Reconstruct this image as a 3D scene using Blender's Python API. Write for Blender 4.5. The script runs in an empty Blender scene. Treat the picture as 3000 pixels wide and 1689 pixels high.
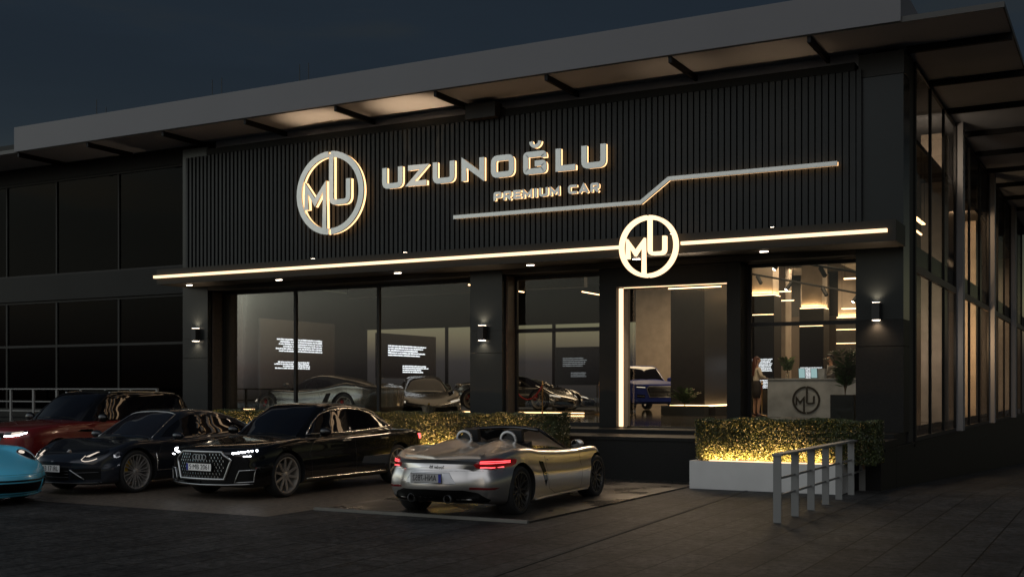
import bpy, bmesh, math, random
from mathutils import Vector, Matrix
from mathutils.bvhtree import BVHTree
random.seed(7)
PI = math.pi
K = 1.09375                                   # survey unit of the building -> metres
sc = bpy.context.scene
COL = sc.collection
# ------------------------------------------------------------------ camera
YAW = math.atan(1812/3334)
cd = bpy.data.cameras.new('camera'); cam = bpy.data.objects.new('camera', cd); COL.objects.link(cam)
cam.location = (0, 0, 1.75); cam.rotation_euler = (PI/2, 0, YAW)
cd.sensor_width = 36; cd.lens = 36*3334/3000; cd.shift_y = 292.5/3000
cd.clip_start = .1; cd.clip_end = 2000
sc.camera = cam
# ------------------------------------------------------------------ dusk sky
W = bpy.data.worlds.new('World'); sc.world = W; W.use_nodes = True
nt = W.node_tree; nt.nodes.clear()
def wn(t, **k):
    n = nt.nodes.new(t)
    for a, b in k.items(): setattr(n, a, b)
    return n
def ramp(node, stops):
    cr = node.color_ramp
    while len(cr.elements) > 1: cr.elements.remove(cr.elements[0])
    cr.elements[0].position = stops[0][0]; cr.elements[0].color = (*stops[0][1], 1)
    for p, c in stops[1:]:
        e = cr.elements.new(p); e.color = (*c, 1)
L = nt.links.new
out = wn('ShaderNodeOutputWorld'); bg = wn('ShaderNodeBackground'); bg.inputs[1].default_value = 1.0
sky = wn('ShaderNodeTexSky', sky_type='NISHITA'); sky.sun_disc = False
sky.sun_elevation = math.radians(-3.0); sky.sun_rotation = math.radians(200)
skym = wn('ShaderNodeVectorMath', operation='SCALE'); skym.inputs[3].default_value = .03
L(sky.outputs[0], skym.inputs[0])
tc = wn('ShaderNodeTexCoord'); sep = wn('ShaderNodeSeparateXYZ'); L(tc.outputs['Generated'], sep.inputs[0])
# elevation ramps: the clear side of the sky (over the building) and the afterglow side (behind the camera)
mz = wn('ShaderNodeMath', operation='MULTIPLY_ADD'); mz.inputs[1].default_value = .5; mz.inputs[2].default_value = .5
L(sep.outputs[2], mz.inputs[0])
r1 = wn('ShaderNodeValToRGB'); r2 = wn('ShaderNodeValToRGB'); L(mz.outputs[0], r1.inputs[0]); L(mz.outputs[0], r2.inputs[0])
ramp(r1, [(0, (.012, .012, .012)), (.497, (.022, .02, .019)), (.513, (.035, .031, .031)), (.522, (.15, .125, .08)), (.534, (.20, .20, .12)), (.56, (.06, .068, .056)), (.60, (.016, .024, .032)), (.63, (.0128, .0205, .030)), (.80, (.0108, .0168, .026)), (1, (.010, .016, .025))])
ramp(r2, [(0, (.02, .019, .018)), (.495, (.05, .045, .04)), (.508, (.24, .21, .21)), (.52, (.60, .54, .46)), (.54, (1.02, 1.0, .84)), (.58, (1.05, 1.12, .98)), (.64, (.85, .98, .98)), (.78, (.42, .52, .62)), (1, (.08, .10, .14))])
dot = wn('ShaderNodeVectorMath', operation='DOT_PRODUCT'); dot.inputs[1].default_value = Vector((-.85, -.53, 0)).normalized()
L(tc.outputs['Generated'], dot.inputs[0])
mr = wn('ShaderNodeMapRange', interpolation_type='SMOOTHSTEP'); mr.inputs[1].default_value = .50; mr.inputs[2].default_value = 1.0
L(dot.outputs['Value'], mr.inputs[0])
mx = wn('ShaderNodeMixRGB'); L(mr.outputs[0], mx.inputs[0]); L(r1.outputs[0], mx.inputs[1]); L(r2.outputs[0], mx.inputs[2])
# bands of cloud
mp = wn('ShaderNodeMapping'); mp.inputs['Scale'].default_value = (1.6, 1.6, 9); L(tc.outputs['Generated'], mp.inputs[0])
nz = wn('ShaderNodeTexNoise'); nz.inputs['Scale'].default_value = 2.2; nz.inputs['Detail'].default_value = 5; L(mp.outputs[0], nz.inputs['Vector'])
cr = wn('ShaderNodeValToRGB'); L(nz.outputs[0], cr.inputs[0]); ramp(cr, [(.42, (.93, .93, .93)), (.56, (1.0, 1.0, 1.0)), (.68, (1.28, 1.1, .95))])
mu = wn('ShaderNodeMixRGB', blend_type='MULTIPLY'); mu.inputs[0].default_value = 1; L(mx.outputs[0], mu.inputs[1]); L(cr.outputs[0], mu.inputs[2])
ad = wn('ShaderNodeMixRGB', blend_type='ADD'); ad.inputs[0].default_value = 1; L(mu.outputs[0], ad.inputs[1]); L(skym.outputs[0], ad.inputs[2])
# pale high dusk dome on the street side
r3 = wn('ShaderNodeValToRGB'); L(mz.outputs[0], r3.inputs[0]); ramp(r3, [(.57, (0, 0, 0)), (.68, (.50, .51, .53)), (.85, (.62, .64, .67)), (1, (.30, .32, .35))])
my = wn('ShaderNodeMapRange', interpolation_type='SMOOTHSTEP'); my.inputs[1].default_value = -.02; my.inputs[2].default_value = -.45; L(sep.outputs[1], my.inputs[0])
s3 = wn('ShaderNodeVectorMath', operation='SCALE'); L(r3.outputs[0], s3.inputs[0]); L(my.outputs[0], s3.inputs[3])
a3 = wn('ShaderNodeMixRGB', blend_type='ADD'); a3.inputs[0].default_value = 1; L(ad.outputs[0], a3.inputs[1]); L(s3.outputs[0], a3.inputs[2])
L(a3.outputs[0], bg.inputs[0]); L(bg.outputs[0], out.inputs[0])
sc.view_settings.view_transform = 'Standard'; sc.view_settings.look = 'None'
sc.view_settings.exposure = 0; sc.view_settings.gamma = 1
# afterglow of the sun just set behind the camera: very weak, very soft
sl = bpy.data.lights.new('afterglow_sun', 'SUN'); sl.energy = .06; sl.angle = math.radians(25); sl.color = (1, .86, .72)
so = bpy.data.objects.new('afterglow_sun', sl); COL.objects.link(so); so.rotation_euler = (math.radians(80), 0, math.radians(14))
cy = sc.cycles
cy.use_denoising = True; cy.max_bounces = 7; cy.diffuse_bounces = 3; cy.glossy_bounces = 4; cy.transmission_bounces = 4
cy.transparent_max_bounces = 12; cy.sample_clamp_indirect = 3; cy.sample_clamp_direct = 0; cy.caustics_reflective = False; cy.caustics_refractive = False
cy.use_adaptive_sampling = False
try: cy.denoiser = 'OPENIMAGEDENOISE'; cy.denoising_input_passes = 'RGB_ALBEDO_NORMAL'
except Exception: pass
# ------------------------------------------------------------------ materials
def mat(name, col, rough=.6, metal=0., coat=0., var=0., vscale=4., bump=0., bscale=40., emis=None, es=0., spec=.5, island=0., coat_rough=.03):
    m = bpy.data.materials.new(name); m.use_nodes = True; t = m.node_tree; b = t.nodes['Principled BSDF']
    b.inputs['Base Color'].default_value = (*col, 1); b.inputs['Roughness'].default_value = rough; b.inputs['Metallic'].default_value = metal
    b.inputs['Specular IOR Level'].default_value = spec
    if coat: b.inputs['Coat Weight'].default_value = coat; b.inputs['Coat Roughness'].default_value = coat_rough
    if emis: b.inputs['Emission Color'].default_value = (*emis, 1); b.inputs['Emission Strength'].default_value = es
    tcn = t.nodes.new('ShaderNodeTexCoord')
    if var or island:
        n = t.nodes.new('ShaderNodeTexNoise'); n.inputs['Scale'].default_value = vscale; n.inputs['Detail'].default_value = 6
        t.links.new(tcn.outputs['Object'], n.inputs['Vector'])
        r = t.nodes.new('ShaderNodeMapRange'); r.inputs[1].default_value = .3; r.inputs[2].default_value = .7
        r.inputs[3].default_value = 1-var; r.inputs[4].default_value = 1+var; t.links.new(n.outputs[0], r.inputs[0])
        fac = r.outputs[0]
        if island:
            g = t.nodes.new('ShaderNodeNewGeometry'); q = t.nodes.new('ShaderNodeMapRange')
            q.inputs[3].default_value = 1-island; q.inputs[4].default_value = 1+island; t.links.new(g.outputs['Random Per Island'], q.inputs[0])
            mm = t.nodes.new('ShaderNodeMath'); mm.operation = 'MULTIPLY'; t.links.new(fac, mm.inputs[0]); t.links.new(q.outputs[0], mm.inputs[1]); fac = mm.outputs[0]
        v = t.nodes.new('ShaderNodeVectorMath'); v.operation = 'SCALE'; v.inputs[0].default_value = col; t.links.new(fac, v.inputs[3])
        t.links.new(v.outputs[0], b.inputs['Base Color'])
    if bump:
        n = t.nodes.new('ShaderNodeTexNoise'); n.inputs['Scale'].default_value = bscale; n.inputs['Detail'].default_value = 4
        t.links.new(tcn.outputs['Object'], n.inputs['Vector'])
        bp = t.nodes.new('ShaderNodeBump'); bp.inputs['Strength'].default_value = bump; bp.inputs['Distance'].default_value = .01
        t.links.new(n.outputs[0], bp.inputs['Height']); t.links.new(bp.outputs[0], b.inputs['Normal'])
    return m
def glow(name, col, s):
    m = bpy.data.materials.new(name); m.use_nodes = True; t = m.node_tree; t.nodes.clear()
    o = t.nodes.new('ShaderNodeOutputMaterial'); e = t.nodes.new('ShaderNodeEmission'); e.inputs[0].default_value = (*col, 1); e.inputs[1].default_value = s
    t.links.new(e.outputs[0], o.inputs[0]); return m
def glass(name, tint=(1, 1, 1), refl=1.0, rough=0.0, ior=1.5):
    m = bpy.data.materials.new(name); m.use_nodes = True; t = m.node_tree; t.nodes.clear()
    o = t.nodes.new('ShaderNodeOutputMaterial'); tr = t.nodes.new('ShaderNodeBsdfTransparent'); tr.inputs[0].default_value = (*tint, 1)
    g = t.nodes.new('ShaderNodeBsdfGlossy'); g.inputs['Roughness'].default_value = rough
    f = t.nodes.new('ShaderNodeFresnel'); f.inputs[0].default_value = ior
    mu = t.nodes.new('ShaderNodeMath'); mu.operation = 'MULTIPLY'; mu.inputs[1].default_value = refl; mu.use_clamp = True
    x = t.nodes.new('ShaderNodeMixShader')
    t.links.new(f.outputs[0], mu.inputs[0]); t.links.new(mu.outputs[0], x.inputs[0]); t.links.new(tr.outputs[0], x.inputs[1]); t.links.new(g.outputs[0], x.inputs[2])
    t.links.new(x.outputs[0], o.inputs[0]); return m
M = {}
M['clad'] = mat('dark_cladding', (.010, .0102, .0095), .5, var=.2, vscale=.8, spec=.12)
M['panel'] = mat('pillar_panel', (.009, .0115, .013), .25, var=.15, vscale=.7, spec=.28)
M['granite'] = mat('dark_granite', (.0085, .0083, .0078), .5, spec=.15, var=.3, vscale=30, bump=.15, bscale=120)
M['slat'] = mat('slat_metal', (.0165, .0180, .0185), .42, var=.12, vscale=1.5, spec=.22)
M['back'] = mat('slat_backing', (.003, .003, .003), .9, spec=.1)
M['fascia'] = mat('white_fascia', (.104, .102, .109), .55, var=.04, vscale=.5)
M['soffit'] = mat('grey_soffit', (.38, .40, .44), .7, var=.05, vscale=1.2)
M['beam'] = mat('black_beam', (.006, .006, .007), .6, spec=.2)
M['fin'] = mat('grey_fin', (.17, .17, .18), .5, var=.05, vscale=.6)
M['frame'] = mat('window_frame', (.010, .010, .0105), .45, spec=.2)
M['framel'] = mat('aluminium_frame', (.022, .0215, .020), .5, spec=.15)
M['bronze'] = mat('bronze_reveal', (.07, .05, .036), .5, var=.2, vscale=12)
M['glass'] = glass('shop_glass', (.93, .94, .92), .42)
M['glassd'] = glass('dark_glass', (.06, .06, .06), .10)
M['glassx'] = glass('side_glass', (.85, .84, .82), .16)
M['led'] = glow('warm_led', (1, .66, .38), 2.1)
M['led2'] = glow('warm_led_soft', (1, .62, .30), 6)
M['ledk'] = glow('lamp_glow', (1, .82, .62), 14)
M['letter'] = mat('brushed_letter', (.62, .62, .60), .40, metal=.9, var=.04, vscale=8)
M['white'] = mat('white_plaster', (.52, .51, .49), .7, var=.05, vscale=3, bump=.2, bscale=200)
M['rail'] = mat('grey_railing', (.16, .16, .155), .5, var=.05, vscale=2)
M['black'] = mat('matt_black', (.01, .01, .01), .6)
M['screen'] = mat('dark_screen', (.008, .009, .014), .25)
M['text'] = glow('screen_text', (.9, .93, 1), 1.6)
M['text2'] = glow('screen_text_dim', (.8, .84, .9), .28)
M['wallw'] = mat('beige_wall', (.07, .055, .042), .75, var=.08, vscale=2)
M['wood'] = mat('dark_wood', (.012, .009, .007), .5, var=.25, vscale=6)
M['conc'] = mat('concrete_column', (.38, .32, .26), .8, var=.14, vscale=2.5, bump=.15)
M['floor'] = mat('polished_floor', (.13, .115, .10), .06, var=.08, vscale=1, spec=.8)
M['ceil'] = mat('dark_ceiling', (.03, .026, .022), .8)
# ------------------------------------------------------------------ mesh helpers
class MB:
    def __init__(s, k=1.): s.v = []; s.f = []; s.k = k; s.mi = []; s.cur = 0
    def quadbox(s, P):                       # 8 points, bottom ring then top ring
        n = len(s.v); s.v += [tuple(c*s.k for c in p) for p in P]
        for q in ((0, 3, 2, 1), (4, 5, 6, 7), (0, 1, 5, 4), (1, 2, 6, 5), (2, 3, 7, 6), (3, 0, 4, 7)): s.f.append(tuple(n+i for i in q)); s.mi.append(s.cur)
        return s
    def box(s, x0, x1, y0, y1, z0, z1):
        return s.quadbox([(x0, y0, z0), (x1, y0, z0), (x1, y1, z0), (x0, y1, z0), (x0, y0, z1), (x1, y0, z1), (x1, y1, z1), (x0, y1, z1)])
    def rbox(s, c, size, rz=0, rx=0, ry=0):
        R = Matrix.Rotation(rz, 3, 'Z') @ Matrix.Rotation(ry, 3, 'Y') @ Matrix.Rotation(rx, 3, 'X'); h = [a/2 for a in size]
        P = [Vector((a*h[0], b*h[1], d*h[2])) for d in (-1, 1) for a, b in ((-1, -1), (1, -1), (1, 1), (-1, 1))]
        return s.quadbox([tuple(Vector(c)+R @ p) for p in P])
    def tube(s, pts, r, n=8, closed=False, cap=True):
        pts = [Vector(p) for p in pts]; N = len(pts); base = len(s.v); rs = r if isinstance(r, (list, tuple)) else [r]*N
        up = None
        for i, p in enumerate(pts):
            a = pts[(i-1) % N] if (closed or i > 0) else p; b = pts[(i+1) % N] if (closed or i < N-1) else p
            d = (b-a)
            if d.length < 1e-9: d = Vector((0, 0, 1))
            d.normalize()
            if up is None or abs(up.dot(d)) > .98: up = Vector((0, 0, 1)) if abs(d.z) < .9 else Vector((1, 0, 0))
            e1 = (up-d*up.dot(d)).normalized(); e2 = d.cross(e1); up = e1
            for j in range(n):
                t = 2*PI*j/n; q = p+(e1*math.cos(t)+e2*math.sin(t))*rs[i]; s.v.append((q.x*s.k, q.y*s.k, q.z*s.k))
        for i in range(N if closed else N-1):
            for j in range(n):
                a = base+i*n+j; b = base+i*n+(j+1) % n; c = base+((i+1) % N)*n+(j+1) % n; d = base+((i+1) % N)*n+j
                s.f.append((a, b, c, d)); s.mi.append(s.cur)
        if cap and not closed:
            s.f.append(tuple(base+j for j in range(n))[::-1]); s.f.append(tuple(base+(N-1)*n+j for j in range(n))); s.mi += [s.cur]*2
        return s
    def lathe(s, prof, n=32, axis='z', c=(0, 0, 0)):   # prof: (radius, height)
        base = len(s.v); m = len(prof)
        for j in range(n):
            t = 2*PI*j/n; ca, sa = math.cos(t), math.sin(t)
            for r, h in prof:
                p = {'z': (r*ca, r*sa, h), 'x': (h, r*ca, r*sa), 'y': (r*sa, h, r*ca)}[axis]
                s.v.append(tuple((p[i]+c[i])*s.k for i in range(3)))
        for j in range(n):
            for i in range(m-1):
                a = base+j*m+i; b = base+((j+1) % n)*m+i; s.f.append((a, b, b+1, a+1)); s.mi.append(s.cur)
        return s
    def stroke(s, path, w, y0, y1, closed=False, ox=0, oz=0, sx=1, sz=1):  # a bent bar in the x-z plane, from depth y0 (front) to y1
        P = [Vector((p[0]*sx, p[1]*sz)) for p in path]; N = len(P); Lq = []; Rq = []
        for i, p in enumerate(P):
            a = P[(i-1) % N] if (closed or i > 0) else None; b = P[(i+1) % N] if (closed or i < N-1) else None
            ds = [(p-a).normalized()] if a is not None else []
            if b is not None: ds.append((b-p).normalized())
            ns = [Vector((-d.y, d.x)) for d in ds]; nn = sum(ns, Vector((0, 0)))
            nn = nn.normalized() if nn.length > 1e-6 else ns[0]
            k = 1/max(.45, nn.dot(ns[0])); Lq.append(p+nn*w/2*k); Rq.append(p-nn*w/2*k)
        base = len(s.v)
        for i in range(N):
            for q, y in ((Lq[i], y0), (Rq[i], y0), (Rq[i], y1), (Lq[i], y1)): s.v.append(((q.x+ox)*s.k, y*s.k, (q.y+oz)*s.k))
        for i in range(N if closed else N-1):
            a = base+4*i; b = base+4*((i+1) % N)
            for u, v in ((0, 1), (1, 2), (2, 3), (3, 0)): s.f.append((a+u, a+v, b+v, b+u)); s.mi.append(s.cur)
        if not closed:
            s.f.append((base, base+3, base+2, base+1)); e = base+4*(N-1); s.f.append((e, e+1, e+2, e+3)); s.mi += [s.cur]*2
        return s
    def grid(s, rows, flip=False, closed=False):
        base = len(s.v); n = len(rows[0])
        for r in rows:
            for p in r: s.v.append(tuple(c*s.k for c in p))
        for i in range(len(rows)-1):
            for j in range(n if closed else n-1):
                a = base+i*n+j; b = base+i*n+(j+1) % n; c = base+(i+1)*n+(j+1) % n; d = base+(i+1)*n+j
                s.f.append((a, d, c, b) if flip else (a, b, c, d)); s.mi.append(s.cur)
        return s
    def fan(s, ring, flip=False):
        base = len(s.v); s.v += [tuple(c*s.k for c in p) for p in ring]; t = tuple(range(base, base+len(ring))); s.f.append(t[::-1] if flip else t); s.mi.append(s.cur); return s
    def prism(s, poly, y0, y1, axis='y'):     # polygon extruded along an axis
        n = len(poly); base = len(s.v)
        for h in (y0, y1):
            for a, b in poly: s.v.append(tuple(c*s.k for c in ((a, h, b) if axis == 'y' else (h, a, b) if axis == 'x' else (a, b, h))))
        for i in range(n): s.f.append((base+i, base+(i+1) % n, base+n+(i+1) % n, base+n+i)); s.mi.append(s.cur)
        s.f.append(tuple(base+i for i in range(n))[::-1]); s.f.append(tuple(base+n+i for i in range(n))); s.mi += [s.cur]*2
        return s
    def mesh(s, name, smooth=False, fix=True):
        me = bpy.data.meshes.new(name); me.from_pydata(s.v, [], s.f)
        if fix:
            bm = bmesh.new(); bm.from_mesh(me); bmesh.ops.recalc_face_normals(bm, faces=bm.faces); bm.to_mesh(me); bm.free()
        if smooth: me.shade_smooth() if hasattr(me, 'shade_smooth') else None
        return me
    def build(s, name, m, parent=None, smooth=False, fix=True, **k):
        me = s.mesh(name, smooth, fix)
        for x in (m if isinstance(m, (list, tuple)) else [m]): me.materials.append(M[x] if isinstance(x, str) else x)
        if isinstance(m, (list, tuple)):
            for i, p in enumerate(me.polygons): p.material_index = s.mi[i] if i < len(s.mi) else 0
        return link(name, me, parent, **k)
def link(name, me, parent=None, **k):
    o = bpy.data.objects.new(name, me); COL.objects.link(o)
    if parent is not None: o.parent = parent
    for a, b in k.items():
        if a == 'loc': o.location = b
        elif a == 'rz': o.rotation_euler = (0, 0, b)
        elif a == 'cat': o['category'] = b
        else: o[a] = b
    return o
def empty(name, loc, label, cat, group=None, rz=0, scale=None):
    o = bpy.data.objects.new(name, None); COL.objects.link(o); o.location = loc; o.rotation_euler = (0, 0, rz); o['label'] = label; o['category'] = cat
    if group: o['group'] = group
    if scale: o.scale = scale
    return o
def lamp(name, kind, loc, power, col=(1, .8, .58), size=.1, rot=None, spot=None, blend=.6, parent=None, sy=None, spread=None):
    l = bpy.data.lights.new(name, kind); l.energy = power; l.color = col
    if kind == 'AREA':
        l.size = size
        if spread: l.spread = math.radians(spread)
        if sy: l.shape = 'RECTANGLE'; l.size_y = sy
    elif kind in ('POINT', 'SPOT'): l.shadow_soft_size = size
    if kind == 'SPOT': l.spot_size = spot; l.spot_blend = blend
    o = bpy.data.objects.new(name, l); COL.objects.link(o); o.location = loc
    if rot: o.rotation_euler = rot
    if parent is not None: o.parent = parent
    return o
def sub(o, name, me_mb, m, **k): return me_mb.build(name, m, o, **k)
def arc(cx, cz, r, a0, a1, n=8, rz=None): return [(cx+r*math.cos(math.radians(a0+(a1-a0)*i/n)), cz+(rz or r)*math.sin(math.radians(a0+(a1-a0)*i/n))) for i in range(n+1)]
# ================================================================== ground
def gz(y): return 0 if y < 20.2 else -(y-20.2)*.041
g = MB()
ys = [-60, -20, 0, 8, 14, 20.2, 24, 30, 40, 60, 90, 140, 260]
xs = [-260, -90, -40, -20, -8, -2, 4, 20, 60, 260]
g.grid([[(x, y, gz(y)) for x in xs] for y in ys])
def paver_mat(name='stone_pavers', c1=(.036, .035, .034, 1), c2=(.026, .025, .0245, 1)):
    m = bpy.data.materials.new(name); m.use_nodes = True; t = m.node_tree; b = t.nodes['Principled BSDF']; l = t.links.new
    tc = t.nodes.new('ShaderNodeTexCoord'); mp = t.nodes.new('ShaderNodeMapping'); mp.inputs['Rotation'].default_value = (0, 0, PI/2); l(tc.outputs['Object'], mp.inputs[0])
    br = t.nodes.new('ShaderNodeTexBrick'); br.inputs['Scale'].default_value = 1; br.inputs['Brick Width'].default_value = 2.3; br.inputs['Row Height'].default_value = .46
    br.inputs['Mortar Size'].default_value = .011; br.inputs['Mortar Smooth'].default_value = .3; br.inputs['Bias'].default_value = 0
    br.inputs['Color1'].default_value = c1; br.inputs['Color2'].default_value = c2; br.inputs['Mortar'].default_value = (.003, .003, .003, 1)
    l(mp.outputs[0], br.inputs['Vector'])
    n1 = t.nodes.new('ShaderNodeTexNoise'); n1.inputs['Scale'].default_value = 9; n1.inputs['Detail'].default_value = 8; n1.inputs['Roughness'].default_value = .85; l(tc.outputs['Object'], n1.inputs['Vector'])
    n2 = t.nodes.new('ShaderNodeTexNoise'); n2.inputs['Scale'].default_value = 1.6; n2.inputs['Detail'].default_value = 5; l(tc.outputs['Object'], n2.inputs['Vector'])
    a = t.nodes.new('ShaderNodeMapRange'); a.inputs[1].default_value = .36; a.inputs[2].default_value = .64; a.inputs[3].default_value = .05; a.inputs[4].default_value = 2.1; l(n1.outputs[0], a.inputs[0])
    c = t.nodes.new('ShaderNodeMapRange'); c.inputs[1].default_value = .3; c.inputs[2].default_value = .7; c.inputs[3].default_value = .62; c.inputs[4].default_value = 1.35; l(n2.outputs[0], c.inputs[0])
    mm = t.nodes.new('ShaderNodeMath'); mm.operation = 'MULTIPLY'; l(a.outputs[0], mm.inputs[0]); l(c.outputs[0], mm.inputs[1])
    v = t.nodes.new('ShaderNodeVectorMath'); v.operation = 'SCALE'
    # scars, chips and oil spots
    vm = t.nodes.new('ShaderNodeMapping'); vm.inputs['Scale'].default_value = (1.0, .45, 1); l(tc.outputs['Object'], vm.inputs[0])
    vo = t.nodes.new('ShaderNodeTexNoise'); vo.inputs['Scale'].default_value = 5.5; vo.inputs['Detail'].default_value = 3; l(vm.outputs[0], vo.inputs['Vector'])
    sp_ = t.nodes.new('ShaderNodeMapRange'); sp_.inputs[1].default_value = .66; sp_.inputs[2].default_value = .72; sp_.inputs[3].default_value = 1; sp_.inputs[4].default_value = .35; l(vo.outputs[0], sp_.inputs[0])
    lt = t.nodes.new('ShaderNodeMapRange'); lt.inputs[1].default_value = .27; lt.inputs[2].default_value = .31; lt.inputs[3].default_value = 1.7; lt.inputs[4].default_value = 1; l(vo.outputs[0], lt.inputs[0])
    m2 = t.nodes.new('ShaderNodeMath'); m2.operation = 'MULTIPLY'; l(mm.outputs[0], m2.inputs[0]); l(sp_.outputs[0], m2.inputs[1])
    m3 = t.nodes.new('ShaderNodeMath'); m3.operation = 'MULTIPLY'; l(m2.outputs[0], m3.inputs[0]); l(lt.outputs[0], m3.inputs[1]); mm = m3
    l(br.outputs[0], v.inputs[0]); l(mm.outputs[0], v.inputs[3]); l(v.outputs[0], b.inputs['Base Color'])
    h = t.nodes.new('ShaderNodeMath'); h.operation = 'MULTIPLY_ADD'; h.inputs[1].default_value = -1.6; h.inputs[2].default_value = 0; l(br.outputs['Fac'], h.inputs[0])
    h2 = t.nodes.new('ShaderNodeMath'); h2.operation = 'ADD'; l(h.outputs[0], h2.inputs[0]); l(n1.outputs[0], h2.inputs[1])
    bp = t.nodes.new('ShaderNodeBump'); bp.inputs['Strength'].default_value = .6; bp.inputs['Distance'].default_value = .012; l(h2.outputs[0], bp.inputs['Height']); l(bp.outputs[0], b.inputs['Normal'])
    b.inputs['Roughness'].default_value = .62; b.inputs['Specular IOR Level'].default_value = .12
    return m
M['paver'] = paver_mat()
gr = g.build('ground', 'paver', kind='structure'); gr.location.z = 0
# wet asphalt pad with a thin light kerb on its near edge
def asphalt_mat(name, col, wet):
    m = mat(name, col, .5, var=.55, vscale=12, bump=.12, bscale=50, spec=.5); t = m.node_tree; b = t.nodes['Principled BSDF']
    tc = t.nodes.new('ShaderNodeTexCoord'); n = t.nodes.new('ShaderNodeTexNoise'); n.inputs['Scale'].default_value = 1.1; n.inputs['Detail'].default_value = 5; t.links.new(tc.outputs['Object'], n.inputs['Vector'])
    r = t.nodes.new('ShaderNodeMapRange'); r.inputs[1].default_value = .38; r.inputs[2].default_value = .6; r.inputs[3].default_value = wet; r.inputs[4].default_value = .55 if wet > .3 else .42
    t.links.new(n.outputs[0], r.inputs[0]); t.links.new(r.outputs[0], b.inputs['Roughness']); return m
M['wet'] = asphalt_mat('wet_asphalt', (.022, .019, .016), .22); M['wet'].node_tree.nodes['Principled BSDF'].inputs['Specular IOR Level'].default_value = .9
M['lot'] = asphalt_mat('warm_lit_lot_asphalt', (.100, .078, .058), .5)  # warm pool of light on the lot, painted in as brighter brown
p = MB(K); p.box(-9.42, -6.28, 11.99, 18.33, -.2, .022); p.build('parking_pad', 'wet', kind='structure')
p = MB(K); p.box(-9.46, -6.28, 11.93, 11.988, -.2, .036); p.build('kerb', mat('kerb_stone', (.13, .125, .11), .8, var=.1), kind='structure')
p = MB(K); p.grid([[(x, y, .004) for x in (-60, -9.47)] for y in (11.0, 18.34)]); p.build('parking_lot', 'lot', kind='structure')  # sheet reaches forward to cover the painted light pool
# ================================================================== showroom building
B = empty('showroom_building', (-12*K, 20*K, 0), 'dark two storey car showroom with a white canopy and a black slatted upper front', 'building')
BO = Vector(B.location)
def bb(name, mb, m, smooth=False, parent=B, **k):
    o = mb.build(name, m, parent, smooth=smooth, **k)
    if parent is B: o.location = -BO
    return o
XR = -3.42
# retaining base, terrace and side base
m = MB(K); m.box(-30, -3.42, 18.35, 19.7, -.3, .70); m.box(-30, -3.40, 18.33, 19.7, .703, .76); m.box(-30, -3.46, 19.703, 21.5, -.3, .835); bb('terrace', m, 'granite')
m = MB(K); m.box(-3.9, -3.42, 19.72, 48, -3, .60); m.box(-3.9, -3.40, 18.6, 48, .603, .64); bb('side_base', m, 'granite')
m = MB(K); m.box(-34, -3.85, 21.503, 48, .6, .835); bb('showroom_floor', m, 'floor')
# pillars on the front
def pillar(x0, x1, cap=False, low=2.79):
    o = MB(K)
    o.box(x0, x1, 20.35, 20.95, .84, 2.325); o.box(x0, x1, 20.35, 20.95, 2.334, low-.004)
    a = bb('pillar', o, 'granite' if cap else 'panel')  # right pillar: dark reflection below the line, painted as a darker, rougher material
    o = MB(K); o.box(x0, x1, 20.35, 20.95, low, 7.0 if cap else 7.35); q = bb('upper_panel', o, 'panel', parent=a)
    if cap:
        o = MB(K); o.box(x0+.05, x1+.012, 20.33, 20.95, 7.005, 7.40); bb('cap', o, 'black', parent=a)
    return a
pillar(-20.11, -19.31); pillar(-12.05, -11.29); pillar(-4.22, -3.42, True)
m = MB(K); m.box(-12.02, -11.32, 20.10, 20.40, 7.12, 7.42); bb('canopy_block', m, 'black')
m = MB(K); m.box(-3.9, -3.43, 20.955, 21.45, .65, 7.5); bb('corner_post', m, 'black')
# slatted upper front
m = MB(K); m.box(-19.6, -4.15, 20.36, 20.9, 4.40, 7.139); bb('upper_wall', m, 'back')
m = MB(K); x = -19.95
while x < -4.24:
    m.box(x, x+.062+.034*(x+19.95)/15.8, 20.285, 20.372, 4.50, 7.13); x += .1185
m.box(-4.19, -4.11, 20.27, 20.36, 4.50, 7.14); bb('slat_cladding', m, 'slat')
m = MB(K); m.box(-19.3, -4.23, 20.30, 20.9, 7.14, 7.285); bb('top_band', m, 'clad'); bb('soffit_return', MB(K).box(-19.3, -4.23, 20.62, 20.66, 7.287, 7.518), 'soffit')
# ledge with the light strip
m = MB(K); m.box(-20.04, -3.39, 19.445, 20.349, 4.03, 4.38); m.box(-19.3, -4.22, 20.352, 20.95, 3.93, 4.39); bb('ledge', m, mat('ledge_panel', (.026, .025, .022), .5, spec=.12, var=.08, vscale=.6))
# canopy
m = MB(K); m.box(-34, -1.745, 19.19, 48, 7.52, 7.60); bb('canopy_slab', m, 'soffit'); m = MB(K); m.box(-34, -1.72, 19.165, 19.188, 7.515, 7.605); m.box(-1.743, -1.72, 19.19, 48, 7.515, 7.605); bb('slab_edge', m, mat('edge_metal', (.035, .033, .03), .5))
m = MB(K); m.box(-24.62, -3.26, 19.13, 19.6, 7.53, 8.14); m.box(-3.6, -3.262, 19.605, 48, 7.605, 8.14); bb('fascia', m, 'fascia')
m = MB(K); m.box(-34, -24.63, 19.4, 19.6, 7.605, 7.8); bb('roof_edge', m, 'clad')
M['beame'] = M['beam']
for i in range(9):
    x = -24.55+2.475*i; m = MB(K); m.box(x-.03, x+.03, 19.192, 20.6, 7.41, 7.519); bb('canopy_beam', m, 'beam')
for i in range(9):
    y = 20.62+2.5*i; m = MB(K); m.box(-3.41, -1.73, y-.04, y+.04, 7.40, 7.519); bb('side_beam', m, 'beam')
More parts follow.
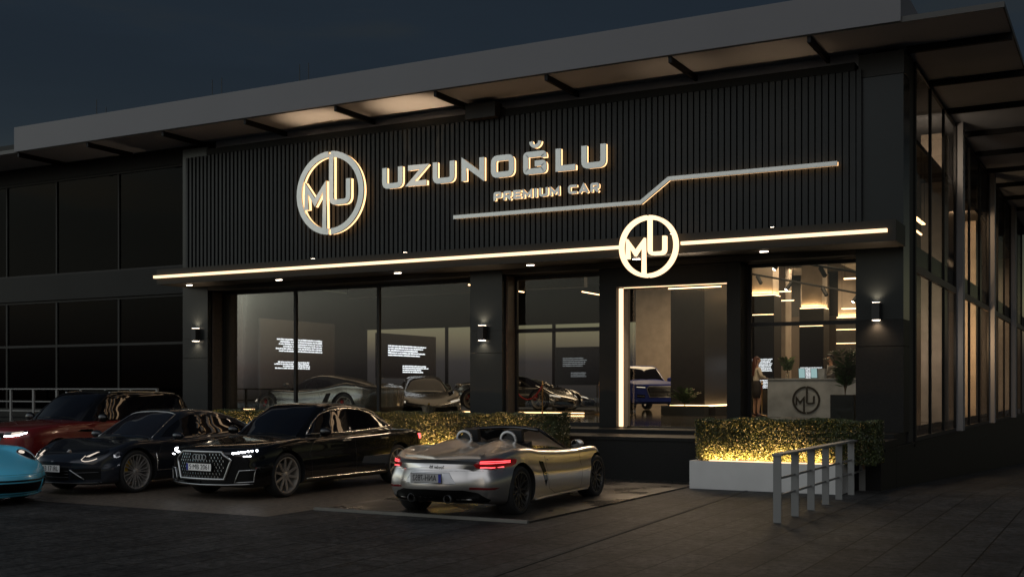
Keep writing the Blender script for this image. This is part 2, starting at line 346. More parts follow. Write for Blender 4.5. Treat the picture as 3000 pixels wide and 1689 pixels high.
# left wing glazing
Y0 = 20.6
m = MB(K); m.box(-30, -20.115, Y0, 21.0, 3.93, 4.58); m.box(-30, -20.115, Y0+.03, 21.0, 7.10, 7.50); m.box(-30, -20.115, Y0+.05, 21.0, .84, 1.0); bb('spandrel', m, 'clad')
def window(x0, x1, z0, z1, y, vs=(), hs=(), fw=.06, fm='framel', gm='glassd', ft=None, th=.08):
    f = MB(K); ft = ft or fw
    f.box(x0, x0+fw, y, y+th, z0, z1); f.box(x1-fw, x1, y, y+th, z0, z1)
    f.box(x0+fw+.001, x1-fw-.001, y, y+th, z1-ft, z1); f.box(x0+fw+.001, x1-fw-.001, y, y+th, z0, z0+ft)
    for v in vs: f.box(v-fw/2, v+fw/2, y+.004, y+th-.004, z0+ft+.001, z1-ft-.001)
    for h in hs:
        cuts = [x0+fw] + [c for v in vs for c in (v-fw/2, v+fw/2)] + [x1-fw]
        for i in range(0, len(cuts), 2): f.box(cuts[i]+.001, cuts[i+1]-.001, y+.002, y+th-.002, h-ft/2, h+ft/2)
    w = bb('window', f, fm)
    q = MB(K); q.box(x0+.01, x1-.01, y+th*.45, y+th*.55, z0+.01, z1-.01); bb('pane', q, gm, parent=w)
    return w
window(-30, -20.113, 4.585, 7.095, Y0+.06, (-26.9, -24.93, -22.63), (), .045)
window(-30, -20.113, 1.002, 3.925, Y0+.06, (-26.9, -24.93, -22.63), (2.72,), .06)
# front bays
window(-19.30, -12.06, .84, 3.92, 20.82, (-17.06, -14.71), (), .07, 'frame', 'glass')
window(-11.28, -9.16, .84, 3.92, 20.82, (), (2.79,), .08, 'frame', 'glass')
window(-6.30, -4.23, .84, 3.92, 20.82, (), (2.79,), .07, 'frame', 'glass')
for x0, x1, y0, y1 in ((-19.305, -19.27, 20.5, 20.81), (-11.285, -11.24, 20.5, 20.81), (-19.2, -19.14, 20.95, 21.4)): bb('reveal_lining', MB(K).box(x0, x1, y0, y1, .845, 3.92), 'bronze')
m = MB(K); m.box(-19.3, -4.22, 20.96, 21.3, 3.93, 7.5); bb('inner_wall', m, 'clad')
# entrance
E_ = bb('entrance', MB(K).box(-9.15, -8.79, 20.42, 20.95, .84, 3.925), 'clad')
bb('jamb', MB(K).box(-6.57, -6.31, 20.42, 20.95, .84, 3.925), 'clad', parent=E_)
bb('header', MB(K).box(-8.788, -6.572, 20.42, 20.95, 3.57, 3.925), 'clad', parent=E_)
bb('lit_reveal', MB(K).box(-8.788, -8.72, 20.60, 20.95, .84, 3.56), mat('pale_reveal', (.35, .3, .25), .6), parent=E_)
bb('light_strip', MB(K).box(-8.785, -8.715, 20.54, 20.597, .86, 3.55), 'led', parent=E_)
bb('top_light', MB(K).box(-8.70, -6.60, 20.57, 20.60, 3.552, 3.565), 'led', parent=E_)
bb('pane', MB(K).box(-8.715, -6.575, 20.84, 20.86, .845, 3.565), 'glass', parent=E_)
bb('threshold', MB(K).box(-8.78, -6.58, 20.80, 20.90, .836, .86), 'frame', parent=E_)
# side front: fins, mullions, transoms, glass
fy = [20.6, 27.0, 33.7, 40.2, 46.5]
for i, y in enumerate(fy[1:]): bb('fin', MB(K).box(-3.43, -3.27, y, y+.35, .66, 7.519), 'fin')
bb('corner_fin', MB(K).box(-3.43, -3.40, 21.46, 21.56, .55, 7.45), 'clad')
for i in range(4):
    y0 = (21.56 if i == 0 else fy[i]+.352); y1 = fy[i+1]-.002; n = 3
    f = MB(K); f.box(-3.46, -3.41, y0, y1, .645, .72); f.box(-3.46, -3.41, y0, y1, 7.42, 7.5)
    mid = MB(K); mid.box(-3.46, -3.40, y0, y1, 3.70, 3.84)
    for j in range(n+1):
        yy = y0+.03+(y1-y0-.06)*j/n; f.box(-3.46, -3.405, yy-.03, yy+.03, .722, 3.695); f.box(-3.46, -3.405, yy-.03, yy+.03, 3.845, 7.418)
    w = bb('window', f, 'frame'); bb('transom', mid, 'bronze', parent=w)
    bb('spandrel_panel', MB(K).box(-3.475, -3.462, y0, y1, 3.86, 4.22), 'clad', parent=w)
    bb('pane', MB(K).box(-3.44, -3.43, y0, y1, .70, 7.43), 'glassx', parent=w)
# interior shell
bb('rear_frame', MB(K).box(-34.2, -18.21, 46.9, 47.0, .84, .95).box(-34.2, -3.6, 46.9, 47.1, 4.55, 7.5), 'wood')
bb('rear_wall', MB(K).box(-18.2, -3.6, 46.8, 46.89, .84, 4.54), 'wallw')
for i in range(5): bb('rear_mullion', MB(K).box(-29.2+2.9*i, -29.05+2.9*i, 46.92, 47.0, .951, 4.549), 'wood')
bb('inner_ceiling', MB(K).box(-34, -3.62, 21.305, 47.2, 6.3, 6.4), 'ceil')
bb('left_partition', MB(K).box(-34.2, -34.0, 21.01, 47.2, .84, 6.29), 'wood')
# columns inside, each with a lit band
def column(cx, cy, sx, sy, zb, name='column', top=6.29, glowing=True, low='wood', hi='conc'):
    c = bb(name, MB(K).box(cx-sx/2, cx+sx/2, cy-sy/2, cy+sy/2, zb if glowing else .84, top), hi)
    if glowing:
        bb('column_casing', MB(K).box(cx-sx/2-.06, cx+sx/2+.06, cy-sy/2-.06, cy+sy/2+.06, .84, zb-.02), low, parent=c)
        bb('light_band', MB(K).box(cx-sx/2-.045, cx+sx/2+.045, cy-sy/2-.045, cy-sy/2-.005, zb-.019, zb+.01).box(cx+sx/2+.005, cx+sx/2+.045, cy-sy/2-.04, cy+sy/2, zb-.019, zb+.01), 'led2', parent=c)
    return c
# ================================================================== signs
def thing(name, mb, m, label, cat, group=None, smooth=False, origin=None, **k):
    me = mb.mesh(name, smooth)
    for x in (m if isinstance(m, (list, tuple)) else [m]): me.materials.append(M[x] if isinstance(x, str) else x)
    if isinstance(m, (list, tuple)):
        for i, p in enumerate(me.polygons): p.material_index = mb.mi[i]
    o = bpy.data.objects.new(name, me); COL.objects.link(o); o['label'] = label; o['category'] = cat
    if group: o['group'] = group
    return o
def rel(parent, name, mb, m, smooth=False, **k):   # part given in world coordinates under an Empty at some place
    o = mb.build(name, m, parent, smooth=smooth, **k)
    o.matrix_parent_inverse = Matrix.Translation(parent.location).inverted() if parent.parent is None and parent.rotation_euler.z == 0 else Matrix.Identity(4)
    return o
def rc(pts, r=.07, n=4):      # round the corners of a stroke path
    o = []
    for i, p in enumerate(pts):
        if i in (0, len(pts)-1): o.append(p); continue
        a, b = Vector(pts[i-1]), Vector(pts[i+1]); p = Vector(p); da = (a-p).normalized(); db = (b-p).normalized()
        rr = min(r, (a-p).length*.45, (b-p).length*.45)
        for t in range(n+1):
            u = t/n; q = (p+da*rr)*(1-u)**2+p*2*u*(1-u)+(p+db*rr)*u*u; o.append((q.x, q.y))
    return o
def rcc(pts, r=.1, n=4):
    o = []; N = len(pts)
    for i, p in enumerate(pts):
        a, b = Vector(pts[i-1]), Vector(pts[(i+1) % N]); p = Vector(p); da = (a-p).normalized(); db = (b-p).normalized()
        for t in range(n+1):
            u = t/n; q = (p+da*r)*(1-u)**2+p*2*u*(1-u)+(p+db*r)*u*u; o.append((q.x, q.y))
    return o
def glyphs(ch, w, h, s):     # strokes of a wide technical capital; s = stroke width
    a, b, c, d = s/2, w-s/2, s/2, h-s/2; r = h*.2
    G = {'U': [(rc([(a, h), (a, c), (b, c), (b, h)], r), 0)],
         'Z': [([(s*.1, d), (b, d), (a, c), (w-s*.1, c)], 0)],
         'N': [([(a, 0), (a, d-s*.1), (b, c+s*.1), (b, h)], 0)],
         'O': [(rcc([(a, c), (b, c), (b, d), (a, d)], r), 1)],
         'G': [(rc([(b, h*.70), (b, d), (a, d), (a, c), (b, c), (b, h*.46), (w*.5, h*.46)], r*.45), 0)],
         'L': [([(a, h), (a, c), (w, c)], 0)],
         'P': [(rc([(a, 0), (a, d), (b, d), (b, h*.42), (a+s/2, h*.42)], r*.8), 0)],
         'R': [(rc([(a, 0), (a, d), (b, d), (b, h*.42), (a+s/2, h*.42)], r*.8), 0), ([(w*.5, h*.36), (w-s*.4, 0)], 0)],
         'E': [([(w, d), (a, d), (a, c), (w, c)], 0), ([(a+s/2, h*.5), (w*.9, h*.5)], 0)],
         'M': [([(a, 0), (a, d-s*.2), (w/2, h*.28), (b, d-s*.2), (b, 0)], 0)],
         'I': [([(w/2, 0), (w/2, h)], 0)],
         'C': [(rc([(w, d), (a, d), (a, c), (w, c)], r), 0)],
         'A': [([(a, 0), (w/2, d), (b, 0)], 0), ([(w*.24, h*.3), (w*.76, h*.3)], 0)]}
    return G[ch]
YS = 20.285
def letter(sign, ch, x, z, w, h, s, y=20.10, dep=.075):
    f = MB(K); g = MB(K)
    for i, (path, cl) in enumerate(glyphs(ch, w, h, s)):
        f.stroke(path, s, y-.003*i, y+.03, bool(cl), x, z); g.stroke(path, s*.80, y+.031, y+.031+dep+.002*i, bool(cl), x, z)
    a = rel(sign, 'letter', f, 'letter'); b = g.build('light_body', 'ledside', a); b.matrix_parent_inverse = a.matrix_parent_inverse.copy(); b.matrix_parent_inverse = Matrix.Identity(4)
    return a
M['ledside'] = glow('letter_backlight', (1, .58, .27), 2.4)
sg = empty('shop_sign', (-11.5*K, YS*K, 6*K), 'raised grey capital letters with warm backlight on the black slats', 'sign')
for ch, x, w in (('U', -14.09, .52), ('Z', -13.44, .48), ('U', -12.81, .53), ('N', -12.11, .54), ('O', -11.41, .53), ('G', -10.67, .52), ('L', -9.95, .43), ('U', -9.39, .52)):
    letter(sg, ch, x, 5.86, w, .45, .115)
f = MB(K); g = MB(K); pth = arc(-10.40, 6.51, .10, 180, 360, 8); f.stroke(pth, .07, 20.10, 20.13); g.stroke(pth, .06, 20.131, 20.2)
a = rel(sg, 'accent', f, 'letter'); b = g.build('light_body', 'ledside', a)
s2 = empty('subtitle_sign', (-10.2*K, YS*K, 5.5*K), 'smaller backlit line of grey capitals below the large sign letters', 'sign')
x = -11.385
for ch, w in (('P', .21), ('R', .22), ('E', .2), ('M', .25), ('I', .09), ('U', .22), ('M', .25), (' ', .13), ('C', .21), ('A', .25), ('R', .21)):
    if ch != ' ': letter(s2, ch, x, 5.41, w*.875, .175, .048, 20.16, .05)
    x += (w+.044)*.875
def swoosh(y0, y1, w): return [(-12.32, 5.14), (-8.16, 5.125), (-7.60, 5.525), (-4.49, 5.52)], w, y0, y1
ln = thing('accent_line', MB(K).stroke(*swoosh(20.12, 20.16, .075)), 'letter', 'long thin grey line that steps up under the sign lettering', 'sign')
MB(K).stroke(*swoosh(20.161, 20.21, .06)).build('light_body', 'ledside', ln)
def emblem(name, cx, cz, R, y, th, fm, gm, label, dep=.08):
    o = empty(name, (cx*K, y*K, cz*K), label, 'sign'); w = (.125 if gm is None else .145)*R
    def P(pth): return [(a*R+cx, b*R+cz) for a, b in pth]
    S = [P(arc(0, 0, .925, 92, 268, 26)), P(arc(0, 0, .925, -88, 88, 26)),
         P([(-.70, -.36), (-.70, .17), (-.44, -.20), (-.155, .17), (-.155, -.93)]),
         P(rc([(.05, .93), (.05, -.235), (.55, -.235), (.55, .30)], .13))]
    for i, pth in enumerate(S):
        a = rel(o, 'ring' if i < 2 else 'letter', MB(K).stroke(pth, w if i < 2 else w*.86, y-(.004 if i > 1 else 0), y+th), fm)
        if gm: MB(K).stroke(pth, w*.85, y+th+.001, y+th+dep).build('light_body', gm, a)
    return o
emblem('emblem_sign', -15.49, 5.90, .92, 20.09, .04, 'letter', 'ledside', 'round grey monogram emblem with glowing edges on the black slats')
emblem('lit_emblem', -7.68, 4.17, .57, 19.27, .07, 'ledw', None, 'glowing white round monogram mounted on the ledge above the entrance') if False else None
M['ledw'] = glow('emblem_light', (1, .66, .38), 2.1)
emblem('lit_emblem', -7.68, 4.17, .57, 19.27, .10, 'ledw', None, 'glowing white round monogram mounted on the ledge above the entrance')
thing('light_bar', MB(K).box(-20.08, -8.27, 19.375, 19.443, 4.174, 4.230), 'led', 'long glowing light bar on the ledge left of the lit emblem', 'light bar', 'light bars')
thing('light_bar', MB(K).box(-7.09, -3.52, 19.375, 19.443, 4.174, 4.230), 'led', 'shorter glowing light bar on the ledge right of the lit emblem', 'light bar', 'light bars')
# ================================================================== lamps outside
def dlamp(x, i, where):
    o = thing('downlight', MB(K).box(x-.07, x+.07, 19.87, 19.92, 4.019, 4.029), 'ledk', 'small lit downlight under the ledge '+where, 'downlight', 'downlights under the ledge')
    l = lamp('downlight_beam', 'SPOT', (x*K, 19.89*K, 4.0*K), 26, (1, .76, .52), .04, (0, 0, 0), math.radians(120), .8)
for i, (x, wh) in enumerate(((-19.45, 'above the left pillar'), (-16.75, 'over the left side of the big display window'), (-13.55, 'over the right side of the big display window'), (-10.4, 'over the window left of the entrance'), (-8.15, 'behind the lit emblem'), (-5.72, 'over the window right of the entrance'))): dlamp(x, i, wh)
def sconce(x, z, label):
    o = thing('wall_lamp', MB(K).box(x-.065, x+.065, 20.20, 20.349, z-.15, z+.15), 'black', label, 'wall lamp', 'wall lamps on the pillars')
    MB(K).box(x-.055, x+.055, 20.21, 20.34, z+.151, z+.155).box(x-.055, x+.055, 20.21, 20.34, z-.155, z-.151).build('lamp_glass', 'ledk', o)
    for s in (1, -1):
        lamp('wall_lamp_beam', 'SPOT', (x*K, 20.27*K, (z+s*.17)*K), 34, (1, .70, .44), .03, (0 if s < 0 else PI, 0, 0), math.radians(140), 1)
sconce(-19.62, 2.88, 'small black up and down lamp on the left pillar')
sconce(-11.72, 2.74, 'small black up and down lamp on the middle pillar')
sconce(-3.86, 2.93, 'small black up and down lamp on the right corner pillar')
lamp('pad_glow_fill', 'AREA', (-7.75*K, 20.35*K, 3.45*K), 62, (1, .74, .50), 1.6, (math.radians(52), 0, math.radians(188)), sy=.15)  # added fill for the warm glow on the pad, no fitting here
# uplights standing on the ledge throw a warm patch on the canopy
for i, (x, p, lb) in enumerate(((-15.6, 480, 'small uplight standing on the ledge below the round emblem'), (-13.2, 560, 'small uplight standing on the ledge below the sign letters'), (-7.35, 50, 'small uplight standing on the ledge above the lit emblem'), (-5.5, 50, 'small uplight standing on the ledge near its right end'))):
    o = thing('uplight', MB(K).box(x-.04, x+.04, 19.62, 19.70, 4.381, 4.41), 'black', lb, 'uplight', 'uplights on the ledge')
    MB(K).box(x-.03, x+.03, 19.63, 19.69, 4.411, 4.415).build('lamp_glass', 'ledk', o)
    lamp('uplight_beam', 'SPOT', (x*K, 19.66*K, 4.46*K), p, (1, .66, .38), .03, (PI-.10, 0, 0), math.radians(44), 1)
# lightning rods on the roof
for i, x in enumerate((-27.2, -26.8, -22.6, -22.25, -19.5, -19.2)):
    y = 24*K; thing('lightning_rod', MB().tube([(x*K, y, 7.6*K), (x*K, y, 11.2 if i != 1 else 10.9)], .012, 6), 'black', 'thin dark rod standing on the left end of the roof', 'lightning rod', 'rods on the roof')
# ================================================================== railings
def railing(name, P0, P1, n, h, label, post=(.055, .055), bars=(.62, .33), zb=0, skip=False):
    o = empty(name, P0, label, 'railing'); P0 = Vector(P0); P1 = Vector(P1); d = P1-P0; Lg = d.length; d.normalize(); ang = math.atan2(d.y, d.x)
    def bx(c, s): return MB().rbox(c, s, ang)
    for i in range(n):
        p = P0+d*Lg*i/(n-1); rel(o, 'post', bx((p.x, p.y, p.z+(h-.03)/2), (post[0], post[1], h-.03)), 'rail')
    c = (P0+P1)/2; rel(o, 'top_rail', bx((c.x, c.y, c.z+h-.014), (Lg+.05, post[1]+.02, .03)), 'rail')
    for b in bars: rel(o, 'bar', bx((c.x, c.y, c.z+b*h), (Lg, .016, .03)), 'rail')
    return o
railing('railing', (-3.70*K, 13.43*K, 0), (-3.70*K, 18.32*K, 0), 7, .90, 'grey metal railing of flat posts on the paving beside the white planter', (.018, .105), (.635, .385))
railing('railing', (-27.98*K, 18.5*K, .76*K), (-19.05*K, 18.5*K, .76*K), 12, .92, 'pale railing on the terrace edge behind the red car', (.06, .05), (.63, .36))
# ================================================================== planters and hedges
def planter(x0, x1, y0, y1, h, label, pw=44):
    m = MB(K); t = .07
    m.box(x0, x1, y0, y0+t, 0, h); m.box(x0, x1, y1-t, y1, 0, h); m.box(x0, x0+t, y0+t+.001, y1-t-.001, 0, h); m.box(x1-t, x1, y0+t+.001, y1-t-.001, 0, h)
    o = thing('planter', m, 'white', label, 'planter', 'white planters before the terrace')
    MB(K).box(x0+t+.002, x1-t-.002, y0+t+.002, y1-t-.002, .1, h-.05).build('soil', 'soil', o)
    a = MB(K).box(x0+.28, x1-.1, y0+.135, y0+.15, h-.049, h+.012).build('light_strip', 'led', o)
    lamp('planter_lamp', 'AREA', ((x0+x1)/2*K, (y0+.145)*K, (h+.02)*K), (x1-x0)*pw, (1, .52, .20), (x1-x0-.4)*K, (math.radians(180-44), 0, 0), sy=.03, spread=150)
    return o
M['soil'] = mat('planter_soil', (.045, .032, .02), .9, var=.3, vscale=20, bump=.6, bscale=60)
M['ledp'] = glow('planter_light', (1, .70, .36), 45)
planter(-6.22, -3.83, 17.41, 18.31, .445, 'white rectangular planter right of the entrance with a light strip inside')
planter(-16.4, -8.95, 17.41, 18.31, .445, 'long white planter behind the black sedan and silver roadster')
M['leaf'] = mat('hedge_leaf', (.040, .052, .014), .5, var=.2, vscale=2, island=.5); M['leafy'] = M['leaf']
t_ = M['leaf'].node_tree; b_ = t_.nodes['Principled BSDF']; b_.inputs['Subsurface Weight'].default_value = 0
M['twig'] = mat('hedge_twig', (.16, .10, .06), .8)
def hedge(x0, x1, y0, y1, z0, z1, n, label, seed):
    R = random.Random(seed); m = MB(); X0, X1, Y0_, Y1_, Z0, Z1 = [c*K for c in (x0, x1, y0, y1, z0, z1)]
    for i in range(n):
        u = R.random(); 
        x = R.uniform(X0, X1); y = R.uniform(Y0_, Y1_); z = R.uniform(Z0, Z1)
        side = R.random()
        if side < .45: y = Y0_+abs(R.gauss(0, .07))
        elif side < .75: z = Z1-abs(R.gauss(0, .05))
        elif side < .83: x = X0+abs(R.gauss(0, .06)) if R.random() < .5 else X1-abs(R.gauss(0, .06))
        z += .02*math.sin(x*5.1)+.012*math.sin(x*13+y*7); y += .025*math.sin(x*3.7+z*4)
        # the lower front is open: leaves step back towards the stems
        lo = max(0, 1-(z-Z0)/(Z1-Z0)/.45)
        if y < Y0_+.3: y += .05*lo*R.random()+.03*(1-abs(2*(z-Z0)/(Z1-Z0)-1.3))
        if lo > 0 and R.random() < lo*.25: continue
        s = R.uniform(.011, .024); a = Vector((R.gauss(0, 1), R.gauss(0, 1), R.gauss(0, 1))).normalized(); b = a.cross(Vector((R.gauss(0, 1), R.gauss(0, 1), R.gauss(0, 1)))).normalized()
        p = Vector((x, y, z)); k = len(m.v)
        m.v += [tuple(p-a*s), tuple(p+b*s*.5), tuple(p+a*s), tuple(p-b*s*.5)]; m.f.append((k, k+1, k+2, k+3)); m.mi.append(0)
    me = m.mesh('hedge', fix=False); me.materials.append(M['leaf']); o = bpy.data.objects.new('hedge', me); COL.objects.link(o)
    o['label'] = label; o['category'] = 'hedge'; o['group'] = 'clipped hedges'
    t = MB(); x = X0+.15
    while x < X1-.1:
        yb = Y0_+.30+R.uniform(-.03, .03); zb = Z0-.10
        for j in range(6):
            dx, dy = R.uniform(-.25, .25), R.uniform(-.24, .15); h = R.uniform(.35, .75)*(Z1-Z0)
            t.tube([(x, yb, zb), (x+dx*.35, yb+dy*.4, zb+h*.45), (x+dx, yb+dy, zb+h)], [.009, .006, .003], 5, cap=False)
        x += R.uniform(.17, .26)
    t.build('branches', 'twig', o); return o
hedge(-6.20, -3.36, 17.61, 18.30, .45, 1.11, 62000, 'clipped green hedge in the white planter right of the entrance', 3)
hedge(-16.6, -8.75, 17.61, 18.30, .45, 1.15, 105000, 'long clipped green hedge behind the parked cars, glowing at its foot', 4)

o_ = MB().prism([(-5.80, 19.05), (-5.25, 9.2), (-4.75, 0), (-4.68, 0), (-5.19, 9.2), (-5.75, 19.05)], .001, .006, 'z').build('drain_channel', mat('drain_slot', (.008, .008, .008), .8), kind='structure')
# ================================================================== showroom interior (metres)
FZ = .84*K
def col_m(x0, x1, y0, y1, zb, **k): return column((x0+x1)/2/K, (y0+y1)/2/K, (x1-x0)/K, (y1-y0)/K, zb/K, **k)
cols = [col_m(-11.15, -10.4, 37.2, 37.95, 4.85), col_m(-11.2, -10.4, 44.1, 44.9, 4.85), col_m(-11.25, -10.4, 50.6, 51.15, 4.85)]
def solid(name, x0, x1, y0, y1, z0, z1, m, parent=B): return bb(name, MB().box(x0, x1, y0, y1, z0, z1), m, parent=parent)
solid('display_wall', -12.73, -11.62, 33.9, 37.4, 1.235, 6.8, 'wood'); solid('wall_plinth', -12.9, -11.2, 33.7, 37.6, FZ, 1.2, 'wood'); solid('light_band', -12.75, -11.35, 33.85, 37.4, 1.201, 1.222, 'led2')
solid('inner_pier', -20.2, -17.3, 49.2, 49.9, FZ, 6.8, 'conc'); solid('inner_pier', -13.1, -12.2, 45.5, 46.4, FZ, 6.8, 'conc')
solid('inner_pier', -12.75, -11.7, 50.1, 50.9, FZ, 6.8, 'conc'); solid('inner_pier', -9.9, -9.2, 49.7, 50.4, FZ, 6.8, 'conc')
solid('inner_pier', -4.62, -4.06, 30.0, 30.7, FZ, 8.1, 'conc'); solid('inner_pier', -4.62, -4.17, 37.5, 38.2, FZ, 8.1, 'conc'); solid('inner_pier', -4.7, -4.2, 49, 49.6, FZ, 8.1, 'conc')
solid('bulkhead', -19.8, -12.3, 26.5, 26.7, 4.35, 6.8, 'wood')
# podium for the sports cars
solid('podium', -30, -15.4, 33.2, 36.6, FZ, FZ+.085, 'floor'); solid('light_band', -30, -15.4, 33.15, 33.19, FZ+.03, FZ+.05, 'led2')
# screens with lines of text, standing on edge to the street
def textlines(mb, plane, c, u0, z0, rows, wd, hh, gap, right=False, seed=1, jag=.35):
    R = random.Random(seed)
    for r in range(rows):
        z = z0-r*gap; L_ = wd*(1-R.random()*jag); u = u0 if not right else u0+wd-L_; e = u+L_
        while u < e:
            w = R.uniform(.05, .16); w = min(w, e-u); 
            a = [(u, z-hh*.5), (u+w, z+hh*.5)]
            # each word is a short run of slim upright letters
            v = u
            while v < u+w:
                q = R.uniform(.6, 1.0)*hh
                if plane == 'y': mb.box(v, v+hh*.42, c-.004, c, z-hh/2, z-hh/2+q)
                else: mb.box(c, c+.004, v, v+hh*.42, z-hh/2, z-hh/2+q)
                v += hh*.6
            u += w+hh*.5
def screen_stand(o, x, ya, yb, z): MB().box(x-.09, x-.03, ya, ya+.05, FZ, z).box(x-.09, x-.03, yb-.05, yb, FZ, z).build('stand', 'black', o)
s1 = thing('screen', MB().box(-27.3, -27.2, 31.3, 35.6, 1.75, 4.25), 'screen', 'large dark screen with two blocks of bright text behind the big display window', 'screen')
m = MB(); textlines(m, 'x', -27.198, 31.95, 3.55, 6, 2.85, .06, .085, True, 3); textlines(m, 'x', -27.198, 31.75, 2.72, 4, 2.3, .055, .075, True, 5)
m.build('text', 'text', s1); screen_stand(s1, -27.2, 31.3, 35.6, 1.74)
s3 = thing('screen', MB().box(-19.1, -19.0, 26.9, 30.0, 2.05, 3.35), 'screen', 'dark screen with white text above the silver sports car behind the display window', 'screen')
m = MB(); textlines(m, 'x', -18.998, 27.4, 3.0, 5, 2.2, .045, .068, False, 8); textlines(m, 'x', -18.998, 28.15, 2.42, 4, 1.5, .04, .06, False, 9); m.build('text', 'text', s3); screen_stand(s3, -19.0, 26.9, 30.0, 2.04)
t4 = thing('screen', MB().box(-22.8, -20.6, 46.0, 46.06, 1.9, 3.6), 'screen', 'faint text screen behind the window left of the entrance', 'screen')
m = MB(); textlines(m, 'y', 45.998, -22.4, 3.1, 5, 1.2, .05, .085, False, 11); textlines(m, 'y', 45.998, -22.0, 2.45, 3, .9, .045, .08, False, 12); m.build('text', 'text2', t4); MB().box(-22.7, -22.65, 46.01, 46.05, FZ, 1.89).box(-20.75, -20.7, 46.01, 46.05, FZ, 1.89).build('stand', 'black', t4)
def coltext(c, x0, x1, y, z, sd, lb):
    s = thing('screen', MB().box(x0, x1, y-.03, y, 1.7, 4.3), 'screen', lb, 'screen')
    m = MB(); textlines(m, 'y', y-.033, x0+.03, z, 9, x1-x0-.06, .034, .048, False, sd, .1); textlines(m, 'y', y-.033, x0+.2, z-.70, 6, x1-x0-.26, .034, .048, True, sd+1, .1); m.build('text', 'text', s)
coltext(0, -11.2, -10.35, 37.13, 2.72, 21, 'tall dark screen on the column behind the woman at the counter')
coltext(0, -11.25, -10.35, 44.02, 2.55, 31, 'tall dark screen on the middle column behind the counter')
# thin light lines on the casings and ceiling
for (x0, x1, y, z) in ((-11.2, -10.35, 37.12, 4.18), (-11.25, -10.35, 44.01, 4.2), (-11.25, -10.35, 44.01, 4.14), (-11.3, -10.35, 50.5, 4.3), (-11.3, -10.35, 50.5, 3.7)): bb('light_line', MB().box(x0, x1, y-.02, y, z, z+.025), 'led2', parent=cols[0])
def tube_light(x0, x1, y0, y1, z, lb, gr='hanging line lights'):
    o = thing('line_light', MB().box(x0, x1, y0, y1, z, z+.03), 'led2', lb, 'line light', gr)
    MB().tube([(x0+.02, y0+.02, z+.03), (x0+.02, y0+.02, 6.85)], .006, 5).tube([(x1-.02, y1-.02, z+.03), (x1-.02, y1-.02, 6.85)], .006, 5).build('cable', 'black', o)
tube_light(-12.7, -11.0, 33.6, 33.65, 4.85, 'thin hanging light across the top of the black wall in the doorway')
tube_light(-11.6, -10.8, 41, 41.05, 5.25, 'upper hanging light right of the black wall in the doorway')
tube_light(-11.6, -10.8, 41.4, 41.45, 4.95, 'lower hanging light right of the black wall in the doorway')
tube_light(-16.8, -16.77, 36, 39, 5.1, 'dim hanging light above the blue car')
tube_light(-10.1, -8.6, 46, 46.3, 4.9, 'bright hanging light between the two lit columns')
tube_light(-16.45, -16.42, 27.5, 31.0, 4.7, 'hanging light near the top of the big display window')
tube_light(-15.1, -15.07, 25.4, 27.2, 4.42, 'bright hanging light at the right top of the big display window')
# ceiling track with spot heads over the counter
def track(P0, P1, n, lb):
    o = empty('track_light', P0, lb, 'track light', 'tracks over the counter'); P0 = Vector(P0); P1 = Vector(P1)
    rel(o, 'rail_bar', MB().tube([P0, P1], .028, 6), 'black')
    for i in range(n):
        p = P0.lerp(P1, (i+.5)/n); dd = Vector((.10 if i % 2 else -.10, -.07, -.16)); e = p+dd
        h = rel(o, 'spot_head', MB().tube([p, p+Vector((0, 0, -.08)), p+Vector((0, 0, -.09))], .012, 6).tube([p+Vector((0, 0, -.08))-dd*.3, p+Vector((0, 0, -.08))+dd], .055, 10), 'black')
        q = p+Vector((0, 0, -.08))+dd*1.02; MB().tube([q, q+dd*.04], .042, 10).build('lens', 'ledk' if i % 2 == 0 else 'black', h)
track((-10.6, 31.5, 5.25), (-5.2, 31.9, 4.05), 6, 'long black track with spot heads crossing above the counter'); track((-7.9, 27.0, 4.95), (-4.9, 27.1, 4.3), 3, 'short black track with spot heads near the corner pillar')
tube_light(-5.35, -4.75, 24.6, 24.62, 4.06, 'bright line light at the right top of the window beside the corner pillar')
# reception counter
dk = empty('reception_counter', (-8.1, 32.9, FZ), 'grey marble reception counter with a black round monogram', 'counter')
M['marble'] = mat('grey_marble', (.24, .27, .31), .3, var=.28, vscale=2.2)
rel(dk, 'front_panel', MB().box(-9.25, -6.4, 32.55, 32.63, FZ, FZ+1.08), 'marble'); rel(dk, 'top', MB().box(-9.28, -6.4, 32.52, 33.3, FZ+1.081, FZ+1.12), 'marble')
rel(dk, 'side_panel', MB().box(-9.25, -9.17, 32.631, 33.25, FZ, FZ+1.08), 'marble'); rel(dk, 'rear_desk', MB().box(-9.16, -6.4, 32.9, 33.6, FZ+.72, FZ+.76), 'wood')
def emblem_on(parent, cx, cz, R, y):
    def P(pth): return [(a*R+cx, b*R+cz) for a, b in pth]
    w = .14*R
    for pth in (arc(0, 0, .925, 92, 268, 22), arc(0, 0, .925, -88, 88, 22)): rel(parent, 'ring', MB().stroke(P(pth), w, y, y+.02), 'black')
    for pth in ([(-.70, -.36), (-.70, .17), (-.44, -.20), (-.155, .17), (-.155, -.93)], rc([(.05, .93), (.05, -.235), (.55, -.235), (.55, .30)], .13)): rel(parent, 'letter', MB().stroke(P(pth), w*.9, y-.004, y+.02), 'black')
emblem_on(dk, -8.13, FZ+.50, .40, 32.528)
M['tablet'] = glow('tablet_screen', (.40, .60, .62), .8)
for x, lb in ((-8.33, 'left of two small glowing tablets on the counter'), (-7.98, 'right of two small glowing tablets on the counter')):
    o = thing('tablet', MB().rbox((x, 32.85, FZ+1.27), (.2, .02, .30), 0, .15), 'black', lb, 'tablet', 'tablets on the counter'); MB().rbox((x, 32.836, FZ+1.27), (.17, .006, .27), 0, .15).build('display', 'tablet', o)
